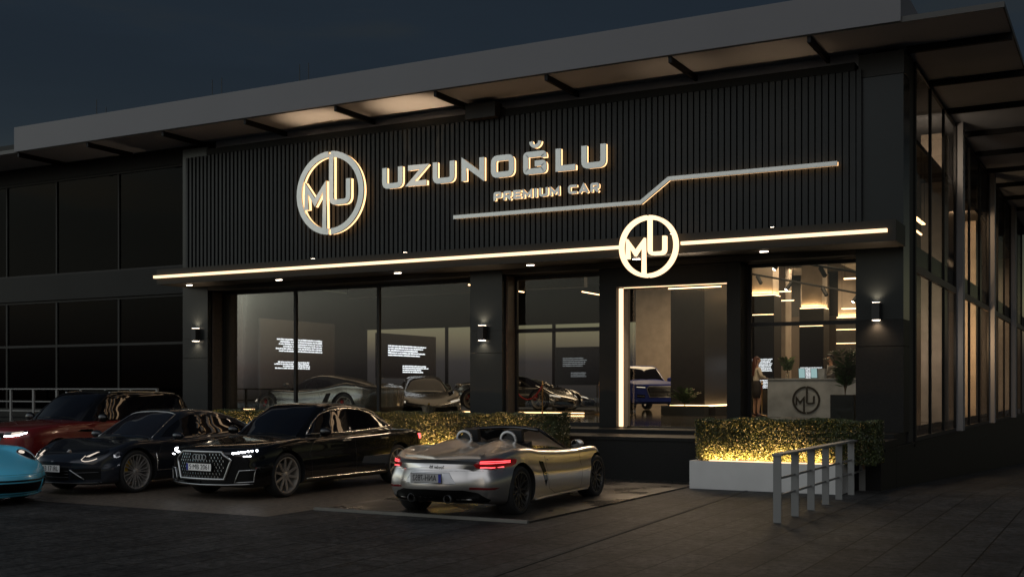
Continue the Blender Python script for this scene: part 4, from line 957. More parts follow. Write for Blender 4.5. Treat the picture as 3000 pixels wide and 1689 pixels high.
    seams(c, [[(-.60, .30), (-.55, .70), (-.72, .95)], [(-1.80, .30), (-1.80, .98)], [(-2.62, .30), (-2.75, .55), (-3.0, .80), (-3.02, 1.0)]])
    c.both(lambda ax, sg_: [c.patch(ax, [(y, .845), (y, .87), (y-.22, .875), (y-.22, .85)], 'chrome', 'door_handle', off=.02, nu=6, nv=3) for y in (-1.45, -2.55)])
    for sg_ in (1, -1): c.patch('B', [(sg_*.55, .80), (sg_*.55, .86), (sg_*.86, .90), (sg_*.86, .80)], 'red', 'tail_light', off=.004)
    for ax in ('L', 'R'): c.patch(ax, [(-4.00, .82), (-4.00, .87), (-4.13, .90), (-4.13, .80)], 'red', 'tail_light', off=.004, nu=5, nv=3)
    mirror(c, 1.02, -.86, 1.03, P_black, (.12, .07, .075)); c.wheels((10, 'X'), .285, 'rimd')
    return c
sedan()
# ---------------------------------------------------------------- dark blue four door coupe
def navy():
    sp = dict(paint=P_navy, wb=2.95, R=.36, bow=(.26, .25), flank=.955,
              body=[(-4.1, .70, .36, .82, .88), (-3.95, .84, .25, .89, .93), (-3.6, .93, .20, .92, .97), (-2.95, .975, .18, .95, .97), (-2.2, .95, .18, .90, .95), (-1.3, .945, .18, .87, .93), (-.55, .95, .18, .865, .895), (-.2, .965, .18, .875, .85), (.05, .97, .18, .865, .82), (.4, .95, .18, .79, .755), (.68, .90, .18, .69, .68), (.86, .83, .18, .60, .61), (.96, .74, .20, .52, .55)],
              cabin=[(-3.5, .64, .90, .44, .98), (-3.1, .74, .90, .50, 1.12), (-2.6, .79, .90, .54, 1.26), (-2.1, .815, .89, .57, 1.345), (-1.7, .82, .88, .58, 1.36), (-1.35, .815, .87, .58, 1.325), (-1.0, .80, .86, .61, 1.18), (-.7, .79, .85, .65, 1.03), (-.42, .77, .84, .68, .89)])
    c = Car('dark_blue_coupe', 'dark blue four door coupe between the red car and the black sedan', 'car', (-15.56, 13.77, 0), PI, sp)
    arcp = [(-.72, .905), (-.94, 1.05), (-1.22, 1.19), (-1.53, 1.275), (-1.94, 1.265), (-2.5, 1.17), (-3.0, .985), (-2.4, .935), (-1.6, .915)]
    c.both(lambda ax, sg_: c.patch(ax, arcp, 'gloss', 'window_surround', off=.003, nu=30))
    windows(c, [[(-.80, .925), (-.97, 1.04), (-1.24, 1.165), (-1.56, 1.245), (-1.66, 1.245), (-1.66, .935)], [(-1.74, 1.245), (-1.94, 1.235), (-2.45, 1.15), (-2.88, .995), (-2.4, .955), (-1.74, .94)]])
    c.patch('T', [(-.62, -.57), (0, -.48), (.62, -.57), (.50, -1.24), (0, -1.28), (-.50, -1.24)], M['ws'], 'windscreen', nu=24, nv=14)
    c.patch('T', [(-.44, -2.55), (.44, -2.55), (.50, -3.25), (-.50, -3.25)], 'cglass', 'rear_window')
    c.line('T', [(-.64, -.52), (-.4, -.45), (0, -.42), (.4, -.45), (.64, -.52)], .008, 'grille', 'wiper_cowl', off=.0)
    c.line('T', [(-.655, -.58), (-.53, -1.26), (-.3, -1.30), (.3, -1.30), (.53, -1.26), (.655, -.58)], .008, 'satin', 'windscreen_trim', off=.003)
    for sg_ in (1, -1):
        # oval lamps that lie back along the wing
        pol = [(sg_*(.66+.155*math.cos(a)), .655+.085*math.sin(a)+.045*math.cos(a)) for a in [2*PI*i/18 for i in range(18)]]
        hl = c.patch('F', pol, 'gloss', 'headlight', off=.004); c.line('F', [pol[i] for i in (8, 10, 11, 12, 13, 14, 15)], .007, 'drl2', 'lamp_ring', off=.006, parent=hl)
        c.patch('F', [(sg_*.54, .63), (sg_*.62, .70), (sg_*.66, .705), (sg_*.60, .63)], 'drl2', 'lamp_reflector', off=.008, parent=hl, nu=6, nv=3)
        c.patch('F', [(sg_*.36, .26), (sg_*.40, .44), (sg_*.80, .45), (sg_*.80, .27)], 'grille', 'air_intake', off=.003); c.line('F', [(sg_*.36, .42), (sg_*.58, .27)], .012, 'satin', 'intake_blade', off=.008)
        c.line('F', [(sg_*.40, .37), (sg_*.80, .385)], .009, 'gloss', 'intake_slat', off=.008)
    c.patch('F', [(-.34, .25), (-.34, .45), (.34, .45), (.34, .25)], 'grille', 'grille', off=.003)
    for z in (.30, .35, .40): c.line('F', [(-.34, z), (.34, z)], .006, 'gloss', 'grille_slat', off=.006)
    c.line('F', [(-.86, .475), (-.4, .47), (.4, .47), (.86, .475)], .006, 'black', 'bumper_gap', off=0)
    c.line('F', [(-.80, .215), (-.4, .205), (.4, .205), (.80, .215)], .012, 'gloss', 'lower_trim', off=.006)
    c.line('F', [(-.45, .68), (-.2, .685), (.2, .685), (.45, .68)], .0035, 'black', 'bonnet_gap', off=-.001)
    h = c.proj('F', 0, .70, .002)[0]; MB().rbox(h, (.05, .03, .06), 0, .9).build('emblem', 'rims', c.r)
    h = c.proj('F', .04, .43, .03)[0]; plate(c, (h.x, h.y, .44), PI, '643 17 IRL')
    seams(c, [[(-.50, .28), (-.46, .60), (-.62, .87)], [(-1.70, .28), (-1.70, .9)], [(-2.45, .28), (-2.6, .6), (-2.85, .85)]])
    c.both(lambda ax, sg_: [c.line(ax, [(-.42, .36), (-.42, .66)], .010, 'chrome', 'side_vent', off=.004), c.line(ax, [(-.42, .36), (-1.0, .36)], .006, 'satin', 'side_trim', off=.003)])
    c.both(lambda ax, sg_: [c.patch(ax, [(y, .77), (y, .79), (y-.2, .795), (y-.2, .775)], 'gloss', 'door_handle', off=.02, nu=6, nv=3) for y in (-1.40, -2.40)])
    mirror(c, 1.00, -.86, .93, P_navy, (.12, .075, .065)); c.wheels((10, 'V'), .285, 'rims', 'cal')
    return c
M['ws'] = mat('windscreen_glass', (.012, .012, .016), .02, spec=.8)
navy()
# ---------------------------------------------------------------- red off-roader
def offroader(name, label, loc, rz, paint, roof, hscale=1., front='slim', rimm='rimd', wst=(5, 'Y')):
    sp = dict(paint=paint, roofpaint=roof, wb=2.99, R=.385, bow=(.13, .12), flank=.975, n=80,
              body=[(-3.93, .82, .36, .98, 1.04), (-3.86, .92, .30, 1.06, 1.09), (-3.6, .97, .27, 1.10, 1.12), (-2.99, 1.0, .26, 1.12, 1.14), (-1.5, .985, .26, 1.10, 1.14), (-.6, .985, .26, 1.08, 1.14), (0, 1.0, .26, 1.06, 1.11), (.45, .985, .28, 1.02, 1.06), (.72, .94, .30, .97, 1.02), (.84, .87, .33, .92, .97), (.89, .80, .36, .86, .92)],
              cabin=[(-3.90, .72, 1.08, .56, 1.20), (-3.75, .76, 1.08, .60, 1.45), (-3.5, .80, 1.08, .64, 1.61), (-3.0, .84, 1.07, .66, 1.66), (-2.2, .855, 1.06, .67, 1.685), (-1.6, .86, 1.06, .67, 1.675), (-1.3, .855, 1.06, .67, 1.62), (-.95, .85, 1.05, .70, 1.40), (-.6, .84, 1.04, .74, 1.15), (-.5, .83, 1.03, .75, 1.08)])
    c = Car(name, label, 'car', loc, rz, sp)
    so = [(-.82, 1.13), (-1.12, 1.38), (-1.42, 1.56), (-1.75, 1.60), (-3.3, 1.57), (-3.68, 1.45), (-3.72, 1.16), (-2.2, 1.13)]
    c.both(lambda ax, sg_: c.patch(ax, so, 'gloss', 'window_surround', off=.003, nu=30))
    windows(c, [[(-.93, 1.15), (-1.18, 1.36), (-1.46, 1.53), (-1.78, 1.56), (-1.78, 1.15)], [(-1.86, 1.56), (-2.75, 1.55), (-2.85, 1.16), (-1.86, 1.15)], [(-2.93, 1.55), (-3.3, 1.53), (-3.6, 1.43), (-3.62, 1.18), (-2.93, 1.165)]])
    c.patch('T', [(-.70, -.70), (0, -.60), (.70, -.70), (.58, -1.34), (0, -1.38), (-.58, -1.34)], M['cglass'], 'windscreen', nu=22, nv=12)
    c.line('T', [(-.63, -1.5), (-.62, -3.3)], .012, 'satin', 'roof_rail', off=.02); c.line('T', [(.63, -1.5), (.62, -3.3)], .012, 'satin', 'roof_rail', off=.02)
    for sg_ in (1, -1):
        if front == 'slim':
            hl = c.patch('F', [(sg_*.50, .86), (sg_*.50, .925), (sg_*.86, .965), (sg_*.90, .93), (sg_*.80, .87)], 'gloss', 'headlight', off=.004, nu=16)
            c.line('F', [(sg_*.50, .862), (sg_*.66, .865), (sg_*.78, .88), (sg_*.88, .925)], .011, 'drl', 'daylight_strip', off=.012, parent=hl)
            c.patch('F', [(sg_*.64, .885), (sg_*.64, .925), (sg_*.83, .945), (sg_*.80, .90)], 'drl2', 'lamp_reflector', off=.010, parent=hl, nu=6, nv=3)
        else:
            hl = c.patch('F', [(sg_*.52, .84), (sg_*.52, .90), (sg_*.86, .95), (sg_*.86, .84), (sg_*.7, .82)], 'gloss', 'headlight', off=.004, nu=12)
            c.line('F', [(sg_*.56, .865), (sg_*.84, .88)], .012, 'drl2', 'daylight_strip', off=.012, parent=hl)
    if front == 'slim':
        c.patch('F', [(-.48, .83), (-.48, .92), (.48, .92), (.48, .83)], 'grille', 'grille', off=.004); c.patch('F', [(-.7, .36), (-.7, .50), (.7, .50), (.7, .36)], 'grille', 'air_intake', off=.004)
    else:
        gp = [(-.42, .90), (.42, .90), (.50, .82), (.40, .52), (-.40, .52), (-.50, .82)]
        gl = c.patch('F', gp, 'grille', 'grille', off=.006); c.line('F', gp, .017, 'satin', 'grille_frame', off=.012, closed=True, parent=gl)
        for z in (.57, .62, .67, .72, .77, .82, .86): c.line('F', [(-.42, z), (.42, z)], .007, 'satin', 'grille_slat', off=.012, parent=gl)
        for sg_ in (1, -1): c.patch('F', [(sg_*.56, .48), (sg_*.56, .60), (sg_*.84, .62), (sg_*.84, .50)], 'grille', 'air_intake', off=.004); c.line('F', [(sg_*.58, .54), (sg_*.84, .56)], .008, 'satin', 'intake_trim', off=.01)
    c.both(lambda ax, sg_: c.patch(ax, [(-.42, .92), (-.52, .955), (-.82, .95), (-.80, .90)], 'gloss', 'side_vent', off=.006, nu=8, nv=3))
    seams(c, [[(-.86, .38), (-.86, 1.1)], [(-1.82, .38), (-1.82, 1.12)], [(-2.55, .38), (-2.7, .75), (-2.9, 1.12)]]); c.line('T', [(-.84, .05), (-.82, -.55)], .003, 'black', 'bonnet_gap', off=0); c.line('T', [(.84, .05), (.82, -.55)], .003, 'black', 'bonnet_gap', off=0)
    for ax in ('L', 'R'): c.patch(ax, [(-3.7, .86), (-3.7, 1.04), (-3.82, 1.05), (-3.82, .86)], 'redlens', 'tail_light', off=.004, nu=4, nv=4)
    mirror(c, 1.06, -.98, 1.17, paint if front != 'slim' else M['gloss'], (.12, .08, .09)); c.wheels(wst, .28, rimm)
    return c
offroader('red_offroader', 'dark red off-roader with a black roof and one lit headlight strip', (-18.92, 14.95, 0), PI, P_red, M['gloss'])
# ---------------------------------------------------------------- silver roadster
def roadster():
    def bmp(x, y, q):
        g = max(0, min(1, (-1.95-y)/.3))*max(0, min(1, (y+3.75)/1.2)); f = max(0, 1-abs(y-.02)/.75)**1.3
        return .085*g*math.exp(-((abs(x)-.36)/.16)**2)-.03*g*math.exp(-(x/.16)**2)+.035*f*math.exp(-((abs(x)-.74)/.13)**2)
    def face(x, y, z, tf, tr): return (.10*math.sin(max(0, min(1, (z-.24)/.45))*PI)*-tr) + (.10*math.sin(max(0, min(1, (z-.15)/.35))*PI)*tf)
    def cockpit():
        m = MB(); P = [(-.60, -1.02), (-.30, -.93), (.30, -.93), (.60, -1.02), (.66, -1.25), (.66, -2.08), (.58, -2.20), (-.58, -2.20), (-.66, -2.08), (-.66, -1.25)]; m.prism(P, .36, 1.4, 'z'); return m.mesh('cut')
    def recess():
        m = MB(); m.prism([(-.40, .485), (.40, .485), (.29, .665), (-.29, .665)], -4.6, -3.80, 'y'); return m.mesh('cut')
    sp = dict(paint=P_silver, wb=2.93, R=.345, bow=(.28, .30), bump=bmp, face=face, flank=.95, cuts=[cockpit], n=110,
              body=[(-3.915, .58, .31, .66, .70), (-3.89, .68, .28, .71, .745), (-3.82, .76, .25, .765, .795), (-3.62, .845, .21, .82, .83), (-3.3, .91, .18, .885, .87), (-2.93, .94, .16, .925, .915), (-2.6, .935, .155, .915, .94), (-2.25, .91, .15, .875, .945), (-2.1, .90, .15, .865, .90), (-1.5, .88, .15, .83, .84), (-.9, .885, .15, .815, .82), (-.4, .905, .15, .82, .77), (0, .92, .15, .80, .725), (.3, .895, .15, .71, .66), (.5, .84, .15, .61, .59), (.63, .75, .17, .52, .52), (.70, .64, .20, .44, .46)])
    c = Car('silver_roadster', 'open silver two seat roadster with lit red tail lights on the wet pad', 'car', (0, 0, 0), 0, sp)
    yaw = math.radians(3.05); hub = Vector((-7.36, 13.83, 0)); Rm = Matrix.Rotation(yaw, 3, 'Z'); org = hub-Rm @ Vector((.90, -2.93, 0)); c.r.location = org; c.r.rotation_euler = (0, 0, yaw)
    # windscreen frame and glass
    base = [(x, -.70-.28*(x/.74)**2, .835+.02*(1-(x/.74)**2)) for x in [-.74+1.48*i/12 for i in range(13)]]; top = [(x*.76, -1.40-.20*(x/.74)**2, 1.165-.03*(x/.74)**2) for x in [-.74+1.48*i/12 for i in range(13)]]
    rows = [[tuple(Vector(a).lerp(Vector(b), t/6)) for a, b in zip(base, top)] for t in range(7)]; rows2 = [[(x, y-.008, z-.004) for x, y, z in r] for r in rows]
    g = MB(); g.grid(rows); g.grid(rows2, flip=True); g.build('windscreen', glass('clear_windscreen', (.55, .57, .58), 1), c.r, smooth=True)
    MB().tube([base[0]]+[top[0]]+top[1:-1]+[top[-1], base[-1]], [.022]+[.024]*13+[.022], 8).build('windscreen_frame', 'gloss', c.r, smooth=True)
    MB().tube([(x, y-.03, z-.012) for x, y, z in top], .028, 8).build('header', 'gloss', c.r, smooth=True)
    for x in (-.36, .36):       # roll hoops
        P = [(x+.12*math.cos(a), -2.24-.02*math.sin(a), 1.0+.122*math.sin(a)) for a in [PI*i/12 for i in range(13)]]
        MB().tube([(x+.125, -2.27, .90)]+P+[(x-.125, -2.27, .90)], .021, 10).build('roll_hoop', 'satin', c.r, smooth=True)
        MB().rbox((x, -2.21, .93), (.22, .03, .26)).build('hoop_panel', 'black', c.r)
    MB().rbox((0, -2.23, .955), (.46, .012, .012)).rbox((0, -2.23, .90), (.46, .006, .10)).build('wind_deflector', 'gloss', c.r)
    seats(c, ((-.36, -1.62), (.36, -1.62)), 'seat', .42, .50)
    sw = MB().tube([(-.36+.17*math.cos(a), -1.18-.05*math.sin(a), .78+.16*math.sin(a)) for a in [2*PI*i/20 for i in range(20)]], .014, 6, True); sw.build('steering_wheel', 'seat', c.r)
    MB().rbox((0, -1.02, .74), (1.25, .22, .16)).build('dashboard', 'seat', c.r)
    # rear
    c.patch('T', [(-.58, -3.42), (-.58, -3.56), (0, -3.76), (.58, -3.56), (.58, -3.42), (0, -3.60)], P_silver, 'spoiler', off=.022, skirt=.04)
    c.patch('B', [(-.62, .735), (-.62, .775), (0, .80), (.62, .775), (.62, .735), (0, .755)], 'black', 'light_bar_panel', off=.004, nu=24, nv=3)
    for sg_ in (1, -1):
        tl = c.patch('B', [(sg_*.55, .735), (sg_*.62, .79), (sg_*.76, .815), (sg_*.87, .80), (sg_*.905, .76), (sg_*.87, .695), (sg_*.74, .665), (sg_*.58, .69)], 'redlens', 'tail_light', off=.006, nu=18)
        for z in (.752, .772): c.line('B', [(sg_*.62, z-.002), (sg_*.74, z), (sg_*.86, z+.004)], .0038, 'red', 'light_line', off=.012, parent=tl)
        c.line('B', [(sg_*.62, .698), (sg_*.74, .692), (sg_*.83, .697)], .005, 'red', 'light_line', off=.010, parent=tl)
        c.patch('B', [(sg_*.52, .41), (sg_*.52, .44), (sg_*.84, .43), (sg_*.80, .405)], 'redlens2', 'reflector', off=.004, nu=10, nv=2)
        q = c.proj('B', sg_*.27, .30, .02)[0]; ex = MB().lathe([(.050, -.03), (.058, -.02), (.058, .05), (.046, .05), (.044, -.02), (.050, -.03)], 24, 'y', (q.x, q.y, .29)).build('exhaust_pipe', 'satin', c.r, smooth=True)
    dif = [(-.70, .285), (-.62, .36), (-.45, .405), (0, .42), (.45, .405), (.62, .36), (.74, .27), (.70, .235), (0, .235), (-.70, .235)]
    c.patch('B', dif, 'grille', 'diffuser', off=.006, nu=26, nv=6)
    rc_ = [(-.38, .49), (-.28, .635), (.28, .635), (.38, .49)]
    c.patch('B', rc_, mat('recess_panel', (.62, .62, .63), .4, metal=.3, coat=.4), 'plate_recess', off=.003, nu=20, nv=5); c.line('B', rc_, .005, 'satin', 'recess_edge', off=.002, closed=True)
    h = c.proj('B', 0, .565, .022)[0]; plate(c, (h.x, h.y, .565), 0, 'ANH-7852', w=.46, h=.115, mirror=True, base=M['plateg'], band='R')
    me = textmesh('Spyder RS', .05, .0015)
    for v in me.vertices:
        hh = c.proj('B', -v.co.x+.10, .705+v.co.y, .004+v.co.z); v.co = hh[0] if hh else v.co
    me.materials.append(M['platetext']); link('script_lettering', me, c.r)
    c.line('B', [(-.90, .66), (-.6, .655), (0, .66), (.6, .655), (.90, .66)], .002, 'black', 'bumper_gap', off=0)
    # flanks
    seams(c, [[(-.72, .22), (-.68, .5), (-.70, .78)], [(-.72, .22), (-1.7, .22), (-1.95, .30), (-2.02, .45), (-2.02, .70), (-2.10, .85)]], .003)
    c.both(lambda ax, sg_: c.patch(ax, [(-2.12, .70), (-2.30, .72), (-2.22, .50), (-2.10, .34), (-2.04, .45)], 'gloss', 'side_intake', off=.002, nu=10, nv=5))
    c.both(lambda ax, sg_: c.patch(ax, [(-1.78, .705), (-1.78, .73), (-1.98, .735), (-1.98, .715)], P_silver, 'door_handle', off=.025, nu=6, nv=3))
    c.both(lambda ax, sg_: c.line(ax, [(-.42, .19), (-2.45, .19)], .014, P_silver, 'sill', off=.01))
    c.line('T', [(-.62, -.58), (-.66, 0), (-.50, .40), (0, .50), (.50, .40), (.66, 0), (.62, -.58)], .0028, 'black', 'bonnet_gap', off=0)
    for sg_ in (1, -1):
        c.patch('T', [(sg_*.66, -.12), (sg_*.80, -.10), (sg_*.79, .08), (sg_*.67, .06)], 'grille', 'wing_vent', off=.003, nu=6, nv=4)
        c.patch('T', [(sg_*.60, .28), (sg_*.78, .22), (sg_*.76, .40), (sg_*.62, .46)], 'gloss', 'headlight', off=.003)
        c.patch('F', [(sg_*.42, .20), (sg_*.42, .36), (sg_*.74, .36), (sg_*.74, .22)], 'grille', 'air_intake', off=.004)
    mirror(c, .98, -1.12, .92, P_silver, (.10, .06, .065))
    MB().lathe([(0, 0), (.055, 0), (.055, .01), (0, .01)], 16, 'y', (.98, -1.215, .92)).build('mirror_glass', 'gloss', c.r); c.wheels((10, 'Y'), .258, 'rimk', 'cal', .27)
    return c
M['rimk'] = mat('black_rim', (.045, .042, .038), .35, metal=.5)
M['redlens2'] = mat('dark_red_reflector', (.12, .006, .008), .2)
roadster()
# ---------------------------------------------------------------- light blue sports car at the left edge
def coupe911():
    def face(x, y, z, tf, tr): return .16*math.sin(max(0, min(1, (z-.12)/.52))*PI)*tf
    def bmp(x, y, q): return .05*max(0, 1-abs(y-.1)/.8)**1.2*math.exp(-((abs(x)-.70)/.14)**2)
    sp = dict(paint=P_cyan, wb=2.45, R=.345, bow=(.34, .3), face=face, bump=bmp, flank=.95,
              body=[(-3.5, .68, .36, .78, .84), (-3.2, .86, .24, .85, .90), (-2.45, .93, .18, .90, .95), (-1.5, .90, .15, .86, .92), (-.6, .90, .15, .84, .86), (0, .925, .15, .80, .76), (.4, .89, .14, .70, .68), (.65, .82, .14, .60, .60), (.80, .74, .15, .52, .53), (.88, .62, .18, .43, .45)],
              cabin=[(-3.0, .55, .86, .35, .93), (-2.4, .70, .86, .48, 1.14), (-1.8, .76, .85, .53, 1.27), (-1.3, .77, .84, .54, 1.29), (-.9, .76, .83, .56, 1.18), (-.4, .74, .82, .62, .86)])
    c = Car('light_blue_sports_car', 'light blue sports car with round headlights cut off by the left edge', 'car', (-15.55, 11.42, 0), -PI/2+math.radians(4), sp)
    c.patch('T', [(-.58, -.52), (0, -.44), (.58, -.52), (.46, -1.0), (-.46, -1.0)], 'cglass', 'windscreen'); windows(c, [[(-.65, .87), (-1.0, 1.12), (-1.5, 1.21), (-2.2, 1.05), (-2.4, .90)]])
    for sg_ in (1, -1):
        pol = [(sg_*(.60+.115*math.cos(a)), .37+.175*math.sin(a)-.05) for a in [2*PI*i/20 for i in range(20)]]
        pol = [(sg_*(.635+.10*math.cos(a)), .33+.17*math.sin(a)) for a in [2*PI*i/20 for i in range(20)]]
        hl = c.patch('T', pol, 'gloss', 'headlight', off=.006, nu=18, nv=12); c.line('T', pol, .008, 'satin', 'lamp_rim', off=.006, closed=True, parent=hl)
        c.patch('T', [(sg_*(.62+.04*math.cos(a)), .25+.05*math.sin(a)) for a in [2*PI*i/12 for i in range(12)]], 'drl2', 'lamp_reflector', off=.014, nu=6, nv=5, parent=hl)
        c.patch('F', [(sg_*.46, .22), (sg_*.46, .35), (sg_*.82, .36), (sg_*.82, .24)], 'grille', 'air_intake', off=.003)
        for z in (.26, .295, .33): c.line('F', [(sg_*.48, z), (sg_*.80, z+.005)], .006, 'gloss', 'intake_slat', off=.008)
        c.line('F', [(sg_*.455, .17), (sg_*.455, .37)], .012, P_cyan, 'intake_divider', off=.01)
    c.patch('F', [(-.44, .20), (-.44, .34), (.44, .34), (.44, .20)], 'grille', 'grille', off=.003)
    c.line('F', [(-.86, .385), (-.4, .375), (.4, .375), (.86, .385)], .014, 'gloss', 'bumper_strip', off=.002); c.line('F', [(-.80, .165), (-.4, .15), (.4, .15), (.80, .165)], .02, P_cyan, 'lower_lip', off=.01)
    c.line('F', [(-.80, .475), (-.4, .465), (.4, .465), (.80, .475)], .003, 'black', 'bumper_gap', off=0)
    mirror(c, .98, -.75, .92, P_cyan); c.wheels((5, 'V'), .25, 'rimd')
coupe911()
# ---------------------------------------------------------------- silver supercars and the blue off-roader inside
def supercar(name, label, loc, rz):
    def bmp(x, y, q): return .07*max(0, 1-abs(y-.05)/.75)**1.2*math.exp(-((abs(x)-.74)/.15)**2)+.05*max(0, 1-abs(y+2.6)/.8)*math.exp(-((abs(x)-.76)/.16)**2)
    sp = dict(paint=P_grey, wb=2.65, R=.35, bow=(.36, .25), bump=bmp, flank=.95,
              body=[(-3.55, .78, .36, .80, .86), (-3.35, .93, .22, .88, .90), (-2.65, .985, .14, .93, .92), (-1.8, .95, .13, .82, .86), (-1.0, .93, .13, .76, .80), (-.4, .95, .13, .77, .74), (0, .975, .13, .74, .66), (.45, .94, .13, .60, .56), (.75, .87, .13, .48, .47), (.92, .74, .15, .39, .40), (.98, .6, .18, .34, .36)],
              cabin=[(-2.9, .45, .80, .30, .90), (-2.3, .62, .78, .42, 1.06), (-1.8, .70, .77, .47, 1.15), (-1.4, .73, .76, .49, 1.17), (-1.0, .74, .75, .50, 1.08), (-.5, .72, .74, .56, .86), (-.2, .68, .72, .58, .72)])
    c = Car(name, label, 'car', loc, rz, sp, 'silver sports cars in the showroom')
    c.patch('T', [(-.56, -.38), (0, -.28), (.56, -.38), (.42, -1.08), (0, -1.14), (-.42, -1.08)], 'cglass', 'windscreen'); windows(c, [[(-.55, .80), (-.9, .98), (-1.35, 1.08), (-1.8, 1.04), (-2.2, .84)]])
    for sg_ in (1, -1):
        hl = c.patch('F', [(sg_*.52, .50), (sg_*.86, .62), (sg_*.86, .58), (sg_*.56, .47)], 'gloss', 'headlight', off=.004)
        for k in range(3): c.line('F', [(sg_*.62, .475-.018*k), (sg_*.88, .535-.018*k)], .006, 'drl2', 'lamp_line', off=.008, parent=hl)
        c.patch('F', [(sg_*.16, .18), (sg_*.20, .31), (sg_*.80, .34), (sg_*.84, .20)], 'grille', 'air_intake', off=.003)
    c.both(lambda ax, sg_: c.patch(ax, [(-1.9, .30), (-2.05, .70), (-2.22, .72), (-2.1, .30)], 'grille', 'side_intake', off=.003)); seams(c, [[(-.55, .22), (-.5, .7)], [(-1.75, .22), (-1.85, .78)]])
    h = c.proj('F', 0, .40, .004)[0]; MB().rbox(h, (.05, .02, .06)).build('emblem', 'cal', c.r)
    mirror(c, .98, -.75, .92, P_grey); c.wheels((5, 'Y'), .27, 'rimd', 'calr')
    return c
supercar('silver_supercar', 'silver sports car side-on at the left of the big display window', (-20.3, 24.6, FZ), PI/2-.05)
supercar('silver_supercar', 'silver sports car facing out in the middle of the big display window', (-17.35, 26.9, FZ), math.radians(217))
supercar('silver_supercar', 'silver sports car in side view behind the ropes left of the entrance', (-17.45, 34.9, FZ+.085), -PI/2)
supercar('silver_supercar', 'dim silver sports car furthest back in the window left of the entrance', (-19.0, 39.6, FZ), -PI/2+.5)
offroader('blue_offroader', 'royal blue off-roader with white wheels standing in the showroom doorway', (-15.5, 39.35, FZ), math.radians(221), P_blue, P_blue, front='grille', rimm='rimw', wst=(5, 'V'))
offroader('black_offroader', 'black off-roader half hidden right of the black wall in the doorway', (-13.6, 44.0, FZ), math.radians(200), P_black, M['gloss'], front='grille')
# ================================================================== people
M['skin'] = mat('skin', (.42, .24, .16), .55); M['hairb'] = mat('auburn_hair', (.07, .016, .008), .5, bump=.3, bscale=90); M['hairk'] = mat('dark_hair', (.012, .009, .008), .5, bump=.3, bscale=90)
M['blouse'] = mat('cream_blouse', (.62, .56, .46), .8); M['skirt'] = mat('dark_skirt', (.02, .016, .014), .8); M['suit'] = mat('grey_suit', (.16, .15, .145), .85); M['shirt'] = mat('white_shirt', (.6, .6, .6), .8); M['dark'] = mat('dark_cloth', (.015, .014, .014), .85); M['heel'] = mat('dark_red_heel', (.05, .01, .01), .3)
def skin(pts, edges, name, m, parent, sub=2):
    me = bpy.data.meshes.new(name); me.from_pydata([p[:3] for p in pts], edges, []); o = bpy.data.objects.new(name, me); COL.objects.link(o)
    md = o.modifiers.new('s', 'SKIN'); md.use_smooth_shade = True; md.branch_smoothing = .6
    for i, p in enumerate(pts):
        sv = me.skin_vertices[0].data[i]; sv.radius = (p[3], p[4] if len(p) > 4 else p[3]); sv.use_root = (i == 0)
    sb = o.modifiers.new('u', 'SUBSURF'); sb.levels = sub; sb.render_levels = sub
    dg = bpy.context.evaluated_depsgraph_get(); nm = bpy.data.meshes.new_from_object(o.evaluated_get(dg)); o.modifiers.clear(); o.data = nm; nm.shade_smooth(); nm.materials.append(M[m]); o.parent = parent; return o
def ell(mb, c, r, rz=0, rx=0, n=16, mth=10):
    R = Matrix.Rotation(rz, 3, 'Z') @ Matrix.Rotation(rx, 3, 'X'); rows = []
    for i in range(mth+1):
        a = PI*i/mth; rows.append([tuple(Vector(c)+R @ Vector((r[0]*math.sin(a)*math.cos(2*PI*j/n), r[1]*math.sin(a)*math.sin(2*PI*j/n), r[2]*math.cos(a)))) for j in range(n)])
    mb.grid(rows, closed=True); return mb
